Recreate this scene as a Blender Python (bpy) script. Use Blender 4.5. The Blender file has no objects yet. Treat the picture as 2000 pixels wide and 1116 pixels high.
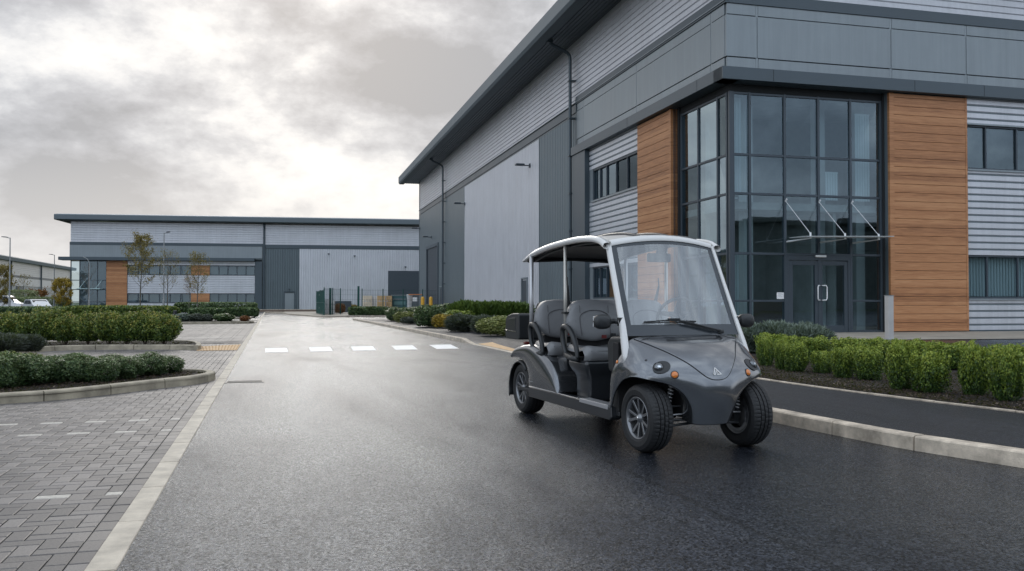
import bpy, bmesh, math, random
import numpy as np
from mathutils import Vector, Matrix
R = math.radians
PI = math.pi
SC = bpy.context.scene
COL = SC.collection

# ------------------------------------------------------------------ camera
F_PX, CAM_H = 1700.0, 1.2
YAW, PITCH = math.atan(470 / F_PX), math.atan(32 / F_PX)
cam_d = bpy.data.cameras.new('camera')
cam_d.sensor_width = 36
cam_d.lens = F_PX / 2000 * 36
cam_d.clip_start = 0.05
cam_d.clip_end = 3000
cam = bpy.data.objects.new('camera', cam_d)
COL.objects.link(cam)
cam.location = (0, 0, CAM_H)
cam.rotation_euler = (PI / 2 + PITCH, 0, -YAW)
SC.camera = cam
SC.cycles.use_denoising = True
SC.cycles.max_bounces = 10
SC.cycles.transparent_max_bounces = 24
SC.cycles.sample_clamp_indirect = 6

# ------------------------------------------------------------------ view
SC.view_settings.view_transform = 'Standard'
SC.view_settings.look = 'None'
SC.view_settings.exposure = 0.42
SC.view_settings.gamma = 1


def ray(px, py):
    """direction (world) through a point of the 2000 x 1116 photograph"""
    a = (px - 1000) / F_PX
    c = (558 - py) / F_PX
    y = math.cos(PITCH) - c * math.sin(PITCH)
    z = math.sin(PITCH) + c * math.cos(PITCH)
    return Vector((a * math.cos(YAW) + y * math.sin(YAW), -a * math.sin(YAW) + y * math.cos(YAW), z))


def G(px, py, z=0.0):
    d = ray(px, py)
    t = (z - CAM_H) / d.z
    return Vector((d.x * t, d.y * t, z))


def AT(px, dist, z=0.0):
    """ground position in the direction of column px at a forward distance"""
    d = ray(px, 590)
    k = dist / (d.x * math.sin(YAW) + d.y * math.cos(YAW))
    return Vector((d.x * k, d.y * k, z))


# ------------------------------------------------------------------ sky
SUN_DIR = ray(600, 120).normalized()
SUN_EL = R(24)
SUN_AZ = math.atan2(SUN_DIR.x, SUN_DIR.y)
W = bpy.data.worlds.new('World')
SC.world = W
W.use_nodes = True
nt = W.node_tree
nt.nodes.clear()


def nd(t, typ, **kw):
    n = t.nodes.new(typ)
    for k, v in kw.items():
        if k.startswith('_'):
            setattr(n, k[1:], v)
        else:
            n.inputs[k.replace('__', ' ')].default_value = v
    return n


def mth(t, op, a, b=None, clamp=False):
    n = t.nodes.new('ShaderNodeMath')
    n.operation = op
    n.use_clamp = clamp
    for i, v in enumerate((a, b)):
        if v is None:
            continue
        if isinstance(v, (int, float)):
            n.inputs[i].default_value = v
        else:
            t.links.new(v, n.inputs[i])
    return n.outputs[0]


def ramp(t, fac, stops, interp='LINEAR'):
    n = t.nodes.new('ShaderNodeValToRGB')
    n.color_ramp.interpolation = interp
    el = n.color_ramp.elements
    while len(el) < len(stops):
        el.new(0.5)
    for e, (p, c) in zip(el, stops):
        e.position = p
        e.color = tuple(c) + (1,) if len(c) == 3 else c
    t.links.new(fac, n.inputs[0])
    return n.outputs[0]


def mix(t, fac, a, b, blend='MIX'):
    n = t.nodes.new('ShaderNodeMix')
    n.data_type = 'RGBA'
    n.blend_type = blend
    for i, v in ((0, fac), (6, a), (7, b)):
        if isinstance(v, (int, float)):
            n.inputs[i].default_value = v
        elif isinstance(v, (tuple, list)):
            n.inputs[i].default_value = tuple(v) + (1,) if len(v) == 3 else tuple(v)
        else:
            t.links.new(v, n.inputs[i])
    return n.outputs[2]


def build_world():
    t = nt
    tc = nd(t, 'ShaderNodeTexCoord')
    sky = nd(t, 'ShaderNodeTexSky', _sky_type='NISHITA', _sun_disc=False)
    sky.sun_elevation = SUN_EL
    sky.sun_rotation = SUN_AZ
    sky.air_density = 1.5
    sky.dust_density = 4
    bg1 = nd(t, 'ShaderNodeBackground')
    bg1.inputs[1].default_value = 0.06
    t.links.new(sky.outputs[0], bg1.inputs[0])
    # cloud layer seen in perspective: project the direction on a flat layer
    sep = nd(t, 'ShaderNodeSeparateXYZ')
    t.links.new(tc.outputs['Generated'], sep.inputs[0])
    x, y, z = sep.outputs
    zc = mth(t, 'MAXIMUM', z, 0.0)
    den = mth(t, 'ADD', zc, 0.42)
    u = mth(t, 'DIVIDE', x, den)
    v = mth(t, 'DIVIDE', y, den)
    cmb = nd(t, 'ShaderNodeCombineXYZ')
    t.links.new(u, cmb.inputs[0])
    t.links.new(v, cmb.inputs[1])
    t.links.new(mth(t, 'MULTIPLY', zc, 2.0), cmb.inputs[2])
    n1 = nd(t, 'ShaderNodeTexNoise', Scale=2.6, Detail=10.0, Roughness=0.60, Distortion=0.12)
    t.links.new(cmb.outputs[0], n1.inputs['Vector'])
    mp = nd(t, 'ShaderNodeMapping')
    mp.inputs['Location'].default_value = (4.3, 1.9, 7)
    mp.inputs['Scale'].default_value = (1.0, 1.0, 1.75)
    t.links.new(tc.outputs['Generated'], mp.inputs[0])
    n2 = nd(t, 'ShaderNodeTexNoise', Scale=4.1, Detail=10.0, Roughness=0.60, Distortion=0.1)
    t.links.new(mp.outputs[0], n2.inputs['Vector'])
    n3 = nd(t, 'ShaderNodeTexNoise', Scale=11.0, Detail=8.0, Roughness=0.62, Distortion=0.1)
    t.links.new(mp.outputs[0], n3.inputs['Vector'])
    s = mth(t, 'ADD', mth(t, 'MULTIPLY', n1.outputs[0], 0.45), mth(t, 'MULTIPLY', n2.outputs[0], 1.45))
    s = mth(t, 'SUBTRACT', mth(t, 'ADD', s, mth(t, 'MULTIPLY', n3.outputs[0], 0.55)), 0.52)

    # thick and thin places of the cloud cover: lobes round fixed directions
    def lobe(px, py, size, amt):
        d = ray(px, py).normalized()
        dn = nd(t, 'ShaderNodeVectorMath', _operation='DOT_PRODUCT')
        nrm = nd(t, 'ShaderNodeVectorMath', _operation='NORMALIZE')
        t.links.new(tc.outputs['Generated'], nrm.inputs[0])
        t.links.new(nrm.outputs[0], dn.inputs[0])
        dn.inputs[1].default_value = d
        # exp(-(1-dot)/k)
        k = (1 - math.cos(R(size)))
        e = mth(t, 'POWER', 2.71828, mth(t, 'DIVIDE', mth(t, 'SUBTRACT', dn.outputs['Value'], 1.0), k))
        return mth(t, 'MULTIPLY', e, amt)
    for a in LOBES:
        s = mth(t, 'ADD', s, lobe(*a))
    el = mth(t, 'MULTIPLY', mth(t, 'SUBTRACT', 1.0, mth(t, 'MULTIPLY', zc, 5.0), clamp=True), 0.10)
    s = mth(t, 'ADD', s, el)
    col = ramp(t, mth(t, 'SUBTRACT', s, 0.25), [(0.30, (0.37, 0.39, 0.43)), (0.43, (0.48, 0.50, 0.545)), (0.53, (0.62, 0.64, 0.68)),
                        (0.62, (0.79, 0.80, 0.82)), (0.72, (0.92, 0.92, 0.915)), (0.86, (1.04, 1.03, 1.01))])
    # unseen sky overhead and behind the camera, brightened and cooled as added fill
    fw = nd(t, 'ShaderNodeVectorMath', _operation='DOT_PRODUCT')
    t.links.new(tc.outputs['Generated'], fw.inputs[0])
    fw.inputs[1].default_value = ray(1000, 300).normalized()
    th_ = mth(t, 'MULTIPLY', mth(t, 'SUBTRACT', 0.78, fw.outputs['Value']), 1.1, clamp=True)
    gain = mth(t, 'ADD', 1.0, mth(t, 'MULTIPLY', th_, OVERHEAD))
    col = mix(t, mth(t, 'MULTIPLY', th_, 1.2, clamp=True), col, (0.91, 1.0, 1.09), 'MULTIPLY')
    vs = nd(t, 'ShaderNodeVectorMath', _operation='SCALE')
    t.links.new(col, vs.inputs[0])
    t.links.new(gain, vs.inputs[3])
    col = vs.outputs[0]
    # warm air towards the horizon, darker ground haze under it
    hz = mth(t, 'SUBTRACT', 1.0, mth(t, 'MULTIPLY', zc, 6.0), clamp=True)
    col = mix(t, mth(t, 'MULTIPLY', hz, 0.75), col, (0.80, 0.785, 0.765))
    bg2 = nd(t, 'ShaderNodeBackground')
    t.links.new(col, bg2.inputs[0])
    bg2.inputs[1].default_value = 0.82
    ms = nd(t, 'ShaderNodeMixShader')
    ms.inputs[0].default_value = 0.96
    t.links.new(bg1.outputs[0], ms.inputs[1])
    t.links.new(bg2.outputs[0], ms.inputs[2])
    out = nd(t, 'ShaderNodeOutputWorld')
    t.links.new(ms.outputs[0], out.inputs[0])


OVERHEAD = 1.1
LOBES = [(560, 120, 6, 0.05), (600, 310, 5, 0.09), (760, 190, 5, -0.07), (900, 20, 6, -0.05), (230, 120, 7, -0.06), (420, 120, 5, -0.03),
         (90, 60, 7, -0.07), (640, 20, 6, -0.04), (330, 290, 4, -0.03), (480, 360, 4, 0.03)]
build_world()

sun_d = bpy.data.lights.new('sun', 'SUN')
sun_d.energy = 0.6
sun_d.angle = R(22)
sun_d.color = (1.0, 0.95, 0.88)
sun = bpy.data.objects.new('sun', sun_d)
COL.objects.link(sun)
sv = Vector((math.sin(SUN_AZ) * math.cos(SUN_EL), math.cos(SUN_AZ) * math.cos(SUN_EL), math.sin(SUN_EL)))
sun.rotation_euler = sv.to_track_quat('Z', 'Y').to_euler()


# ------------------------------------------------------------------ materials
MATS = {}


def mat(name, color, rough=0.6, metal=0.0, spec=0.5, var=0.0, vscale=3.0, bump=0.0, bscale=40.0, coat=0.0, streak=0.0, coord='Object', emit=None):
    if name in MATS:
        return MATS[name]
    m = bpy.data.materials.new(name)
    m.use_nodes = True
    t = m.node_tree
    p = t.nodes['Principled BSDF']
    p.inputs['Roughness'].default_value = rough
    p.inputs['Metallic'].default_value = metal
    p.inputs['Specular IOR Level'].default_value = spec
    p.inputs['Coat Weight'].default_value = coat
    p.inputs['Coat Roughness'].default_value = 0.06
    p.inputs['Base Color'].default_value = tuple(color) + (1,)
    tc = nd(t, 'ShaderNodeTexCoord')
    if var or streak:
        n = nd(t, 'ShaderNodeTexNoise', Scale=vscale, Detail=6.0, Roughness=0.65)
        t.links.new(tc.outputs[coord], n.inputs[0])
        f = n.outputs[0]
        if streak:
            mp = nd(t, 'ShaderNodeMapping')
            mp.inputs['Scale'].default_value = (3, 3, 0.12)
            t.links.new(tc.outputs[coord], mp.inputs[0])
            n3 = nd(t, 'ShaderNodeTexNoise', Scale=2.0, Detail=5.0, Roughness=0.7)
            t.links.new(mp.outputs[0], n3.inputs[0])
            f = mth(t, 'ADD', mth(t, 'MULTIPLY', f, 1 - streak), mth(t, 'MULTIPLY', n3.outputs[0], streak))
        lo = [c * (1 - var) for c in color]
        hi = [min(1, c * (1 + var)) for c in color]
        c = ramp(t, f, [(0.3, lo), (0.7, hi)])
        t.links.new(c, p.inputs['Base Color'])
        rr = mth(t, 'ADD', mth(t, 'MULTIPLY', n.outputs[0], 0.16), rough - 0.08)
        t.links.new(rr, p.inputs['Roughness'])
    if bump:
        n = nd(t, 'ShaderNodeTexNoise', Scale=bscale, Detail=4.0)
        t.links.new(tc.outputs[coord], n.inputs[0])
        b = nd(t, 'ShaderNodeBump', Strength=bump, Distance=0.02)
        t.links.new(n.outputs[0], b.inputs['Height'])
        t.links.new(b.outputs[0], p.inputs['Normal'])
    if emit:
        p.inputs['Emission Color'].default_value = tuple(emit[0]) + (1,)
        p.inputs['Emission Strength'].default_value = emit[1]
    MATS[name] = m
    return m


def mat_glass(name, tint=(0.2, 0.25, 0.27), refl=0.35, rough=0.02, haze=0.0, wav=0.0, gcol=(0.9, 0.94, 0.97), fres=0.75):
    """thin pane: lets light straight through, mirrors more towards grazing angles"""
    if name in MATS:
        return MATS[name]
    m = bpy.data.materials.new(name)
    m.use_nodes = True
    t = m.node_tree
    t.nodes.clear()
    tr = nd(t, 'ShaderNodeBsdfTransparent')
    tr.inputs[0].default_value = tuple(tint) + (1,)
    gl = nd(t, 'ShaderNodeBsdfGlossy')
    gl.inputs['Color'].default_value = tuple(gcol) + (1,)
    gl.inputs['Roughness'].default_value = rough
    lw = nd(t, 'ShaderNodeLayerWeight')
    lw.inputs[0].default_value = 0.35
    f = mth(t, 'ADD', mth(t, 'MULTIPLY', lw.outputs[0], fres), refl, clamp=True)
    if wav:
        tc = nd(t, 'ShaderNodeTexCoord')
        n = nd(t, 'ShaderNodeTexNoise', Scale=0.9, Detail=1.0)
        t.links.new(tc.outputs['Object'], n.inputs[0])
        b = nd(t, 'ShaderNodeBump', Strength=wav, Distance=0.05)
        t.links.new(n.outputs[0], b.inputs['Height'])
        t.links.new(b.outputs[0], gl.inputs['Normal'])
    mx = nd(t, 'ShaderNodeMixShader')
    t.links.new(f, mx.inputs[0])
    t.links.new(tr.outputs[0], mx.inputs[1])
    t.links.new(gl.outputs[0], mx.inputs[2])
    last = mx.outputs[0]
    if haze:
        df = nd(t, 'ShaderNodeBsdfDiffuse')
        df.inputs[0].default_value = (0.8, 0.82, 0.83, 1)
        m2 = nd(t, 'ShaderNodeMixShader')
        m2.inputs[0].default_value = haze
        t.links.new(last, m2.inputs[1])
        t.links.new(df.outputs[0], m2.inputs[2])
        last = m2.outputs[0]
    o = nd(t, 'ShaderNodeOutputMaterial')
    t.links.new(last, o.inputs[0])
    MATS[name] = m
    return m


def mat_leaf(name, stops, rough=0.5, clump=2.2, tips=0.0):
    """foliage: every leaf its own tone, clumps of lighter and darker growth"""
    if name in MATS:
        return MATS[name]
    m = bpy.data.materials.new(name)
    m.use_nodes = True
    t = m.node_tree
    p = t.nodes['Principled BSDF']
    p.inputs['Roughness'].default_value = rough
    p.inputs['Specular IOR Level'].default_value = 0.35
    g = nd(t, 'ShaderNodeNewGeometry')
    tc = nd(t, 'ShaderNodeTexCoord')
    n = nd(t, 'ShaderNodeTexNoise', Scale=clump, Detail=3.0)
    oi = nd(t, 'ShaderNodeObjectInfo')
    va = nd(t, 'ShaderNodeVectorMath', _operation='ADD')
    t.links.new(tc.outputs['Object'], va.inputs[0])
    vm = nd(t, 'ShaderNodeVectorMath', _operation='SCALE')
    vm.inputs[3].default_value = 0.37
    t.links.new(oi.outputs['Location'], vm.inputs[0])
    t.links.new(vm.outputs[0], va.inputs[1])
    t.links.new(va.outputs[0], n.inputs[0])
    f = mth(t, 'ADD', mth(t, 'MULTIPLY', g.outputs['Random Per Island'], 0.5), mth(t, 'MULTIPLY', n.outputs[0], 0.5))
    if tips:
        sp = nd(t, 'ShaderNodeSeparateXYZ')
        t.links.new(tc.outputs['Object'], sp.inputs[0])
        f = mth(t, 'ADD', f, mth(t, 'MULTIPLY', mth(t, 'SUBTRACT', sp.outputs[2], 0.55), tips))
    c = ramp(t, f, stops)
    t.links.new(c, p.inputs['Base Color'])
    tl = nd(t, 'ShaderNodeBsdfTranslucent')
    t.links.new(mix(t, 0.5, c, (0.18, 0.24, 0.03)), tl.inputs[0])
    mx = nd(t, 'ShaderNodeMixShader')
    mx.inputs[0].default_value = 0.22
    t.links.new(p.outputs[0], mx.inputs[1])
    t.links.new(tl.outputs[0], mx.inputs[2])
    t.links.new(mx.outputs[0], t.nodes['Material Output'].inputs[0])
    MATS[name] = m
    return m


# ------------------------------------------------------------------ mesh collector
class MB:
    def __init__(s):
        s.v, s.f = [], []

    def add(s, vs, fs):
        o = len(s.v)
        s.v += [tuple(q) for q in vs]
        s.f += [tuple(i + o for i in q) for q in fs]
        return s

    def box(s, x0, x1, y0, y1, z0, z1, M=None):
        vs = [Vector((x, y, z)) for z in (z0, z1) for y in (y0, y1) for x in (x0, x1)]
        if M is not None:
            vs = [M @ q for q in vs]
        return s.add(vs, [(0, 2, 3, 1), (4, 5, 7, 6), (0, 1, 5, 4), (2, 6, 7, 3), (0, 4, 6, 2), (1, 3, 7, 5)])

    def tube(s, pts, r, n=8, closed=False, caps=True):
        pts = [Vector(p) for p in pts]
        N = len(pts)
        rs = r if isinstance(r, (list, tuple)) else [r] * N
        rings = []
        up = None
        for i, p in enumerate(pts):
            if closed:
                d = pts[(i + 1) % N] - pts[i - 1]
            else:
                d = pts[min(i + 1, N - 1)] - pts[max(i - 1, 0)]
            d.normalize()
            if up is None:
                up = Vector((0, 0, 1)) if abs(d.z) < 0.9 else Vector((1, 0, 0))
            a = (up - d * up.dot(d)).normalized()
            up = a
            b = d.cross(a)
            rings.append([p + (a * math.cos(2 * PI * k / n) + b * math.sin(2 * PI * k / n)) * rs[i] for k in range(n)])
        vs = [q for rg in rings for q in rg]
        fs = []
        m = N if closed else N - 1
        for i in range(m):
            j = (i + 1) % N
            for k in range(n):
                l = (k + 1) % n
                fs.append((i * n + k, i * n + l, j * n + l, j * n + k))
        if caps and not closed:
            fs.append(tuple(range(n - 1, -1, -1)))
            fs.append(tuple((N - 1) * n + k for k in range(n)))
        return s.add(vs, fs)

    def prism(s, poly, a, b, axis='y'):
        """closed 2-D outline swept along an axis; outline coordinates are the other two axes in order"""
        n = len(poly)
        mk = {'y': lambda p, h: (p[0], h, p[1]), 'x': lambda p, h: (h, p[0], p[1]), 'z': lambda p, h: (p[0], p[1], h)}[axis]
        vs = [mk(p, a) for p in poly] + [mk(p, b) for p in poly]
        fs = [tuple(range(n)), tuple(range(2 * n - 1, n - 1, -1))]
        for i in range(n):
            j = (i + 1) % n
            fs.append((i, i + n, j + n, j))
        return s.add(vs, fs)

    def lathe(s, prof, n=32, M=None, closed=True):
        """prof: (r, h) pairs turned round local y"""
        vs = []
        for k in range(n):
            a = 2 * PI * k / n
            for r, h in prof:
                q = Vector((r * math.cos(a), h, r * math.sin(a)))
                vs.append(M @ q if M is not None else q)
        m = len(prof)
        fs = []
        for k in range(n):
            l = (k + 1) % n
            for i in range(m - 1):
                fs.append((k * m + i, k * m + i + 1, l * m + i + 1, l * m + i))
        return s.add(vs, fs)

    def grid(s, P, flip=False):
        """P: rows of points"""
        h, w = len(P), len(P[0])
        vs = [q for row in P for q in row]
        fs = []
        for i in range(h - 1):
            for j in range(w - 1):
                q = (i * w + j, i * w + j + 1, (i + 1) * w + j + 1, (i + 1) * w + j)
                fs.append(q[::-1] if flip else q)
        return s.add(vs, fs)

    def build(s, name, m=None, parent=None, smooth=False, bevel=0, seg=2, subsurf=0, solid=0, recalc=True, angle=30, loc=None):
        me = bpy.data.meshes.new(name)
        me.from_pydata([tuple(q) for q in s.v], [], s.f)
        if recalc:
            b = bmesh.new()
            b.from_mesh(me)
            bmesh.ops.recalc_face_normals(b, faces=b.faces)
            b.to_mesh(me)
            b.free()
        me.update()
        o = bpy.data.objects.new(name, me)
        COL.objects.link(o)
        if m is not None:
            me.materials.append(m)
        if parent is not None:
            o.parent = parent
        if loc is not None:
            o.location = loc
        if smooth:
            for q in me.polygons:
                q.use_smooth = True
        if solid:
            md = o.modifiers.new('solid', 'SOLIDIFY')
            md.thickness = solid
            md.offset = -1
        if bevel:
            md = o.modifiers.new('bevel', 'BEVEL')
            md.width = bevel
            md.segments = seg
            md.limit_method = 'ANGLE'
            md.angle_limit = R(angle)
            md.harden_normals = True
            for q in me.polygons:
                q.use_smooth = True
        if subsurf:
            md = o.modifiers.new('sub', 'SUBSURF')
            md.levels = md.render_levels = subsurf
        return o


def tag(o, label=None, cat=None, group=None, kind=None):
    if label:
        o['label'] = label
    if cat:
        o['category'] = cat
    if group:
        o['group'] = group
    if kind:
        o['kind'] = kind
    return o


def thing(name, label, cat, loc=(0, 0, 0), rz=0.0, group=None):
    o = bpy.data.objects.new(name, None)
    COL.objects.link(o)
    o.location = loc
    o.rotation_euler = (0, 0, rz)
    o.empty_display_size = 0.3
    return tag(o, label, cat, group)


def kids(o):
    return [c for c in COL.objects if c.parent == o]


def copy_tree(o, parent=None):
    c = o.copy()
    COL.objects.link(c)
    if parent is not None:
        c.parent = parent
    for ch in kids(o):
        copy_tree(ch, c)
    return c


def catmull(pts, k=6, closed=False):
    P = [Vector(p) for p in pts]
    n = len(P)
    out = []
    rng = range(n if closed else n - 1)
    for i in rng:
        if closed:
            a, b, c, d = P[i - 1], P[i], P[(i + 1) % n], P[(i + 2) % n]
        else:
            a, b, c, d = P[max(i - 1, 0)], P[i], P[i + 1], P[min(i + 2, n - 1)]
        for j in range(k):
            u = j / k
            out.append(0.5 * ((2 * b) + (c - a) * u + (2 * a - 5 * b + 4 * c - d) * u * u + (3 * b - a - 3 * c + d) * u ** 3))
    if not closed:
        out.append(P[-1])
    return out


def struct(o):
    o['kind'] = 'structure'
    return o
# ------------------------------------------------------------------ ground, road, kerbs, paving
rnd = random.Random(4)


def mat_asphalt(name, base, wet=0.55, rough=(0.28, 0.62), grain=130.0, bump=0.5, spec=0.5, seam=None, film=0.0):
    m = bpy.data.materials.new(name)
    m.use_nodes = True
    t = m.node_tree
    p = t.nodes['Principled BSDF']
    tc = nd(t, 'ShaderNodeTexCoord')
    g = nd(t, 'ShaderNodeTexVoronoi', Scale=grain)
    t.links.new(tc.outputs['Object'], g.inputs[0])
    gn = nd(t, 'ShaderNodeTexNoise', Scale=grain * 0.6, Detail=4.0, Roughness=0.7)
    t.links.new(tc.outputs['Object'], gn.inputs[0])
    mid = nd(t, 'ShaderNodeTexNoise', Scale=9.0, Detail=6.0, Roughness=0.7)
    t.links.new(tc.outputs['Object'], mid.inputs[0])
    # long soft damp streaks running with the road
    mp = nd(t, 'ShaderNodeMapping')
    mp.inputs['Scale'].default_value = (0.55, 0.16, 1)
    mp.inputs['Location'].default_value = (0.4, 2.7, 0)
    t.links.new(tc.outputs['Object'], mp.inputs[0])
    dm = nd(t, 'ShaderNodeTexNoise', Scale=1.0, Detail=7.0, Roughness=0.6, Distortion=0.5)
    t.links.new(mp.outputs[0], dm.inputs[0])
    cs = nd(t, 'ShaderNodeSeparateColor')
    t.links.new(g.outputs['Color'], cs.inputs[0])
    f = mth(t, 'ADD', mth(t, 'MULTIPLY', cs.outputs[1], 0.30), mth(t, 'ADD', mth(t, 'MULTIPLY', gn.outputs[0], 0.35), mth(t, 'MULTIPLY', mid.outputs[0], 0.35)))
    c = ramp(t, f, [(0.36, [b * 0.25 for b in base]), (0.50, base), (0.66, [b * 3.2 for b in base])])
    # pale stone chips
    wn = nd(t, 'ShaderNodeSeparateColor')
    t.links.new(g.outputs['Color'], wn.inputs[0])
    chip = mth(t, 'MULTIPLY', mth(t, 'GREATER_THAN', wn.outputs[0], 0.965), mth(t, 'LESS_THAN', g.outputs['Distance'], 0.42))
    c = mix(t, mth(t, 'MULTIPLY', chip, 0.35), c, (0.22, 0.21, 0.2))
    gm = nd(t, 'ShaderNodeTexNoise', Scale=42.0, Detail=5.0, Roughness=0.75)
    t.links.new(tc.outputs['Object'], gm.inputs[0])
    damp = ramp(t, dm.outputs[0], [(0.34, (1, 1, 1)), (0.66, (0, 0, 0))])
    c2 = mix(t, mth(t, 'MULTIPLY', damp, wet * 0.55), c, [b * 0.35 for b in base])
    if seam is not None:
        sx = nd(t, 'ShaderNodeSeparateXYZ')
        t.links.new(tc.outputs['Object'], sx.inputs[0])
        wv = nd(t, 'ShaderNodeTexNoise', Scale=0.7, Detail=5.0)
        t.links.new(tc.outputs['Object'], wv.inputs[0])
        xx = mth(t, 'ADD', mth(t, 'SUBTRACT', sx.outputs[0], seam), mth(t, 'MULTIPLY', mth(t, 'SUBTRACT', wv.outputs[0], 0.5), 0.16))
        ln = mth(t, 'LESS_THAN', mth(t, 'ABSOLUTE', xx), 0.022)
        rt = mth(t, 'MULTIPLY', mth(t, 'GREATER_THAN', xx, 0.0), 0.28)
        c2 = mix(t, mth(t, 'ADD', mth(t, 'MULTIPLY', ln, 0.6), rt, clamp=True), c2, [b * 0.25 for b in base])
    t.links.new(c2, p.inputs['Base Color'])
    dv = nd(t, 'ShaderNodeSeparateColor')
    t.links.new(damp, dv.inputs[0])
    r = mth(t, 'SUBTRACT', rough[1], mth(t, 'MULTIPLY', dv.outputs[0], rough[1] - rough[0]))
    r = mth(t, 'ADD', r, mth(t, 'MULTIPLY', mth(t, 'SUBTRACT', gn.outputs[0], 0.5), 1.1), clamp=True)
    t.links.new(r, p.inputs['Roughness'])
    p.inputs['Specular IOR Level'].default_value = spec
    b = nd(t, 'ShaderNodeBump', Strength=bump, Distance=0.006)
    t.links.new(mth(t, 'ADD', mth(t, 'ADD', gn.outputs[0], mth(t, 'MULTIPLY', g.outputs['Distance'], 0.6)), mth(t, 'MULTIPLY', gm.outputs[0], 1.8)), b.inputs['Height'])
    t.links.new(b.outputs[0], p.inputs['Normal'])
    if film:
        # thin broken water film on the stone grain
        gl = nd(t, 'ShaderNodeBsdfGlossy')
        gl.inputs['Color'].default_value = (0.90, 0.95, 1.0, 1)
        t.links.new(r, gl.inputs['Roughness'])
        t.links.new(b.outputs[0], gl.inputs['Normal'])
        gs = mth(t, 'MULTIPLY', mth(t, 'SUBTRACT', mth(t, 'ADD', mth(t, 'MULTIPLY', cs.outputs[1], .5), mth(t, 'MULTIPLY', gm.outputs[0], 1.2)), 0.45), film * 2.2, clamp=True)
        lg = mth(t, 'ADD', 0.25, mth(t, 'MULTIPLY', dv.outputs[0], 1.6))
        fac = mth(t, 'MULTIPLY', gs, lg, clamp=True)
        mx = nd(t, 'ShaderNodeMixShader')
        t.links.new(fac, mx.inputs[0])
        t.links.new(p.outputs[0], mx.inputs[1])
        t.links.new(gl.outputs[0], mx.inputs[2])
        t.links.new(mx.outputs[0], t.nodes['Material Output'].inputs[0])
    MATS[name] = m
    return m


M_road = mat_asphalt('asphalt', (0.015, 0.017, 0.022), rough=(0.14, 0.36), bump=0.55, spec=0.06, film=0.082, grain=85, wet=0.4, seam=2.45)
M_foot = mat_asphalt('footway_asphalt', (0.011, 0.0125, 0.016), grain=120, bump=0.5, spec=0.35, rough=(0.42, 0.7))
M_kerb = mat('kerb_concrete', (0.50, 0.425, 0.335), 0.75, var=0.5, vscale=5, bump=0.4, bscale=120)
M_flush = mat('flush_kerb_concrete', (0.50, 0.44, 0.355), 0.7, var=0.3, vscale=4, bump=0.3, bscale=150)
M_kerb2 = mat('damp_kerb_concrete', (0.31, 0.27, 0.20), 0.7, var=0.38, vscale=3.5, bump=0.3, bscale=120)
M_path = mat('path_concrete', (0.33, 0.29, 0.235), 0.75, var=0.22, vscale=1.2, bump=0.2, bscale=60)
M_line = mat('road_paint', (0.74, 0.74, 0.72), 0.55, var=0.2, vscale=9, bump=0.3, bscale=130)
M_joint = mat('joint_dirt', (0.03, 0.028, 0.024), 0.9)
M_tact = mat('tactile_buff', (0.55, 0.36, 0.19), 0.75, var=0.15, vscale=6)
M_mulch = mat('bark_mulch', (0.014, 0.009, 0.007), 0.85, var=0.6, vscale=35, bump=1.0, bscale=60)
M_grass = mat('grass', (0.06, 0.085, 0.03), 0.9, var=0.4, vscale=1.5, bump=1, bscale=40)

# far ground sheet
o = MB().add([(-900, -400, -0.03), (900, -400, -0.03), (900, 1500, -0.03), (-900, 1500, -0.03)], [(0, 1, 2, 3)]).build('ground', M_grass)
struct(o)

KR = [(5.9, 2.6), (5.55, 3.9), (5.24, 5.09), (5.12, 5.5), (4.97, 6.1), (4.88, 6.95), (4.83, 7.6), (4.84, 8.8), (4.98, 10.5), (5.22, 13.2), (5.38, 16.5), (5.44, 19.7), (5.47, 23.0), (5.46, 27),
      (5.42, 32), (5.36, 40), (5.25, 50), (5.15, 58)]
KR = [(9.5, -4.0), (7.4, -0.5), (6.5, 1.2)] + KR
KRs = [(p.x, p.y) for p in catmull([(a, b, 0) for a, b in KR], 5)]
LX = -0.66   # road side edge of the flush kerb


def sheet(poly, z, name, m, kind='structure'):
    n = len(poly)
    o = MB().add([(a, b, z) for a, b in poly], [tuple(range(n))]).build(name, m, recalc=False)
    me = o.data
    if me.polygons[0].normal.z < 0:
        me.flip_normals()
    if kind:
        o['kind'] = kind
    return o


# road: carriageway, widening into a turning area at the far end
road = MB()
road.prism([(LX, -40), (70, -40), (70, 118), (-60, 118), (-60, 60), (LX, 60)], -0.25, 0.0, 'z')
ro = road.build('road', M_road)
struct(ro)


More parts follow.
